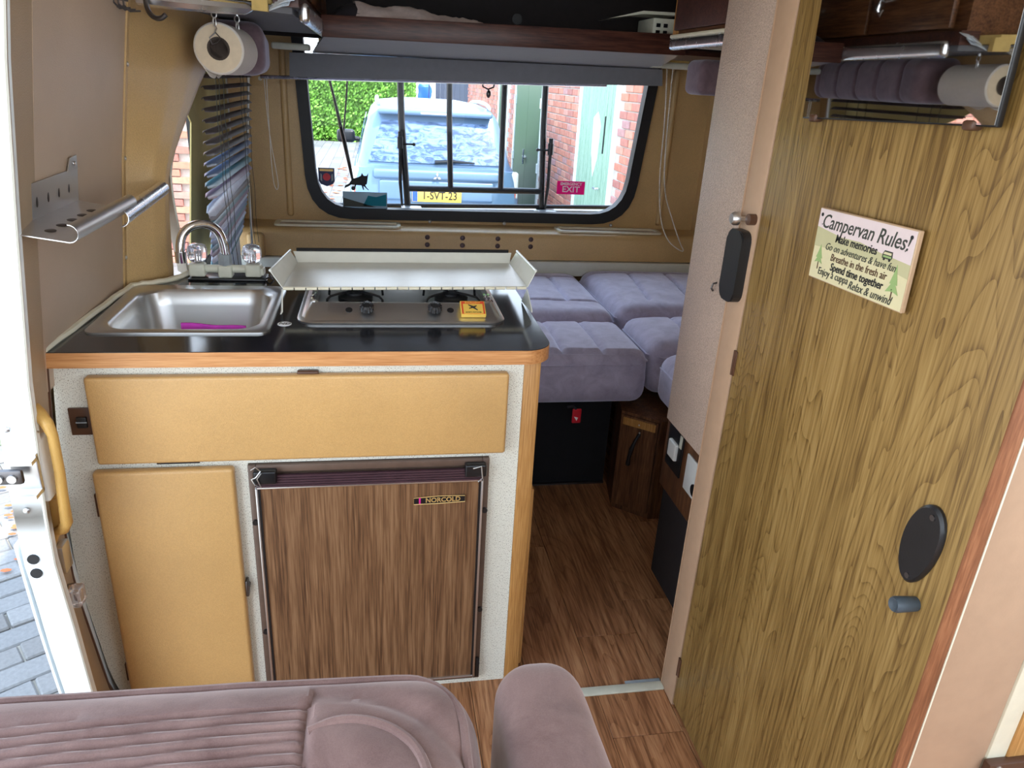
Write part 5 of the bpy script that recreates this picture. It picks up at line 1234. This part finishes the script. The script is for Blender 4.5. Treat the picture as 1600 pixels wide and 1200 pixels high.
# dark gate, blue sheet, far wall
gt = thing('garden_gate', 'dark grey board gate between the hedge and the brick building', 'gate', (1.9, 20, GZ))
for k in range(7): MB().box(1.50+.122*k, 1.50+.122*k+.118, 20, 20.04, GZ, 1.16).build('board', 'gate', gt)
MB().box(2.36, 2.42, 19.97, 20.05, GZ, 1.25).build('gate_post', 'frame', gt)
mb = MB(); mb.rbox((1.22, 19.8, .62), (.17, .12, .38), .10, (8, 4, 8), lambda p: p*(1+.18*noise.noise(p*7))).build('blue_bag', 'bluebag', None, label='bright blue sheet bundle between hedge and dark gate', cat='bundle')
MB().box(1.02, 1.42, 19.7, 20.0, GZ, .22).build('planter_box', 'bin', None, label='grey box under the blue sheet bundle', cat='box')
fw = setting('wall_far', (3.3, 20.5, GZ)); MB().box(2.42, 6, 20.2, 20.4, GZ, 3.2).build('mortar_wall', 'mortar', fw); rest = MB()
for c in range(52):
    y = 2.42+(c % 2)*.11
    while y < 4.6: rest.box(y, y+.205, 20.19, 20.25, GZ+c*CH, GZ+c*CH+.061); y += .218
rest.build('brickwork', 'brick', fw, smooth=False, kind='stuff')
# hedge: core and leaf cards
hg = thing('hedge', 'tall bright green clipped hedge behind the parked car', 'hedge', (-2, 24.5, GZ))
HX0, HX1, HY0, HY1, HZ1 = -9.5, 1.15, 23.6, 25.0, 1.35
def hfn(p): return p*(1+.03*noise.noise(p*1.3))+Vector((0, 0, .10*noise.noise(p*.8)))
MB().rbox(((HX0+HX1)/2, (HY0+HY1)/2, (GZ+HZ1)/2), ((HX1-HX0)/2, (HY1-HY0)/2, (HZ1-GZ)/2), .3, (50, 8, 12), hfn).build('hedge_core', 'hedgecore', hg)
mb = MB(); V_, F_ = [], []
for k in range(26000):
    x = random.uniform(HX0, HX1); q = random.random()
    if q < .75: y, z = HY0-.10+random.uniform(-.08, .06), random.uniform(GZ, HZ1)
    elif q < .93: y, z = random.uniform(HY0, HY1), HZ1+.04+random.uniform(-.04, .14)
    else: x = HX1+random.uniform(-.05, .05); y, z = random.uniform(HY0, HY1), random.uniform(GZ, HZ1)
    s_ = random.uniform(.03, .065); a = Vector((random.gauss(0, 1), random.gauss(0, 1), random.gauss(0, 1))).normalized(); b = a.orthogonal().normalized()*s_; c_ = a.cross(b).normalized()*s_*.6; p = Vector((x, y, z)); i0 = len(V_)
    V_ += [p-b, p-c_, p+b, p+c_]; F_.append((i0, i0+1, i0+2, i0+3))
me = bpy.data.meshes.new('leaves'); me.from_pydata([v-Vector((-2, 24.5, GZ)) for v in V_], [], F_); me.materials.append(M['hedge']); o = bpy.data.objects.new('leaves', me); C.objects.link(o); o.parent = hg; o['kind'] = 'stuff'
# wheelie bin at the left
bn = thing('wheelie_bin', 'grey green wheelie bin at the left edge of the rear window view', 'bin', (-1.25, 11, GZ))
mb = MB(); A = [(-1.50, 10.75), (-1.02, 10.75), (-1.02, 11.3), (-1.50, 11.3)]
vb_ = [mb.b.verts.new((lerp(-1.26, x, .85), lerp(11, y, .85), GZ+.08)) for x, y in A]; vt_ = [mb.b.verts.new((x, y, .30)) for x, y in A]
for i in range(4): mb.b.faces.new((vb_[i], vb_[(i+1) % 4], vt_[(i+1) % 4], vt_[i]))
mb.b.faces.new(vb_[::-1]); mb.b.faces.new(vt_); mb.build('body', 'bin', bn, smooth=False)
MB().box(-1.53, -.99, 10.70, 11.33, .30, .35, .02).build('lid', 'bin', bn)
for x in (-1.48, -1.06): MB().cyl((x-.03, 11.3, GZ+.1), (x+.03, 11.3, GZ+.1), .1, 16).build('wheel', 'tyre', bn)
# red brick house across the lane, glimpsed through the left window
sw = setting('wall_side_house', (-3.5, 8, GZ)); MB().box(-5.6, -1.76, 8.04, 8.3, GZ, 3.0).build('mortar_wall', 'mortar', sw); rest = MB()
for c in range(50):
    y = -5.6+(c % 2)*.11
    while y < -1.95: rest.box(y, y+.205, 8.0, 8.06, GZ+c*CH, GZ+c*CH+.061); y += .218
rest.build('brickwork', 'brick', sw, smooth=False, kind='stuff')
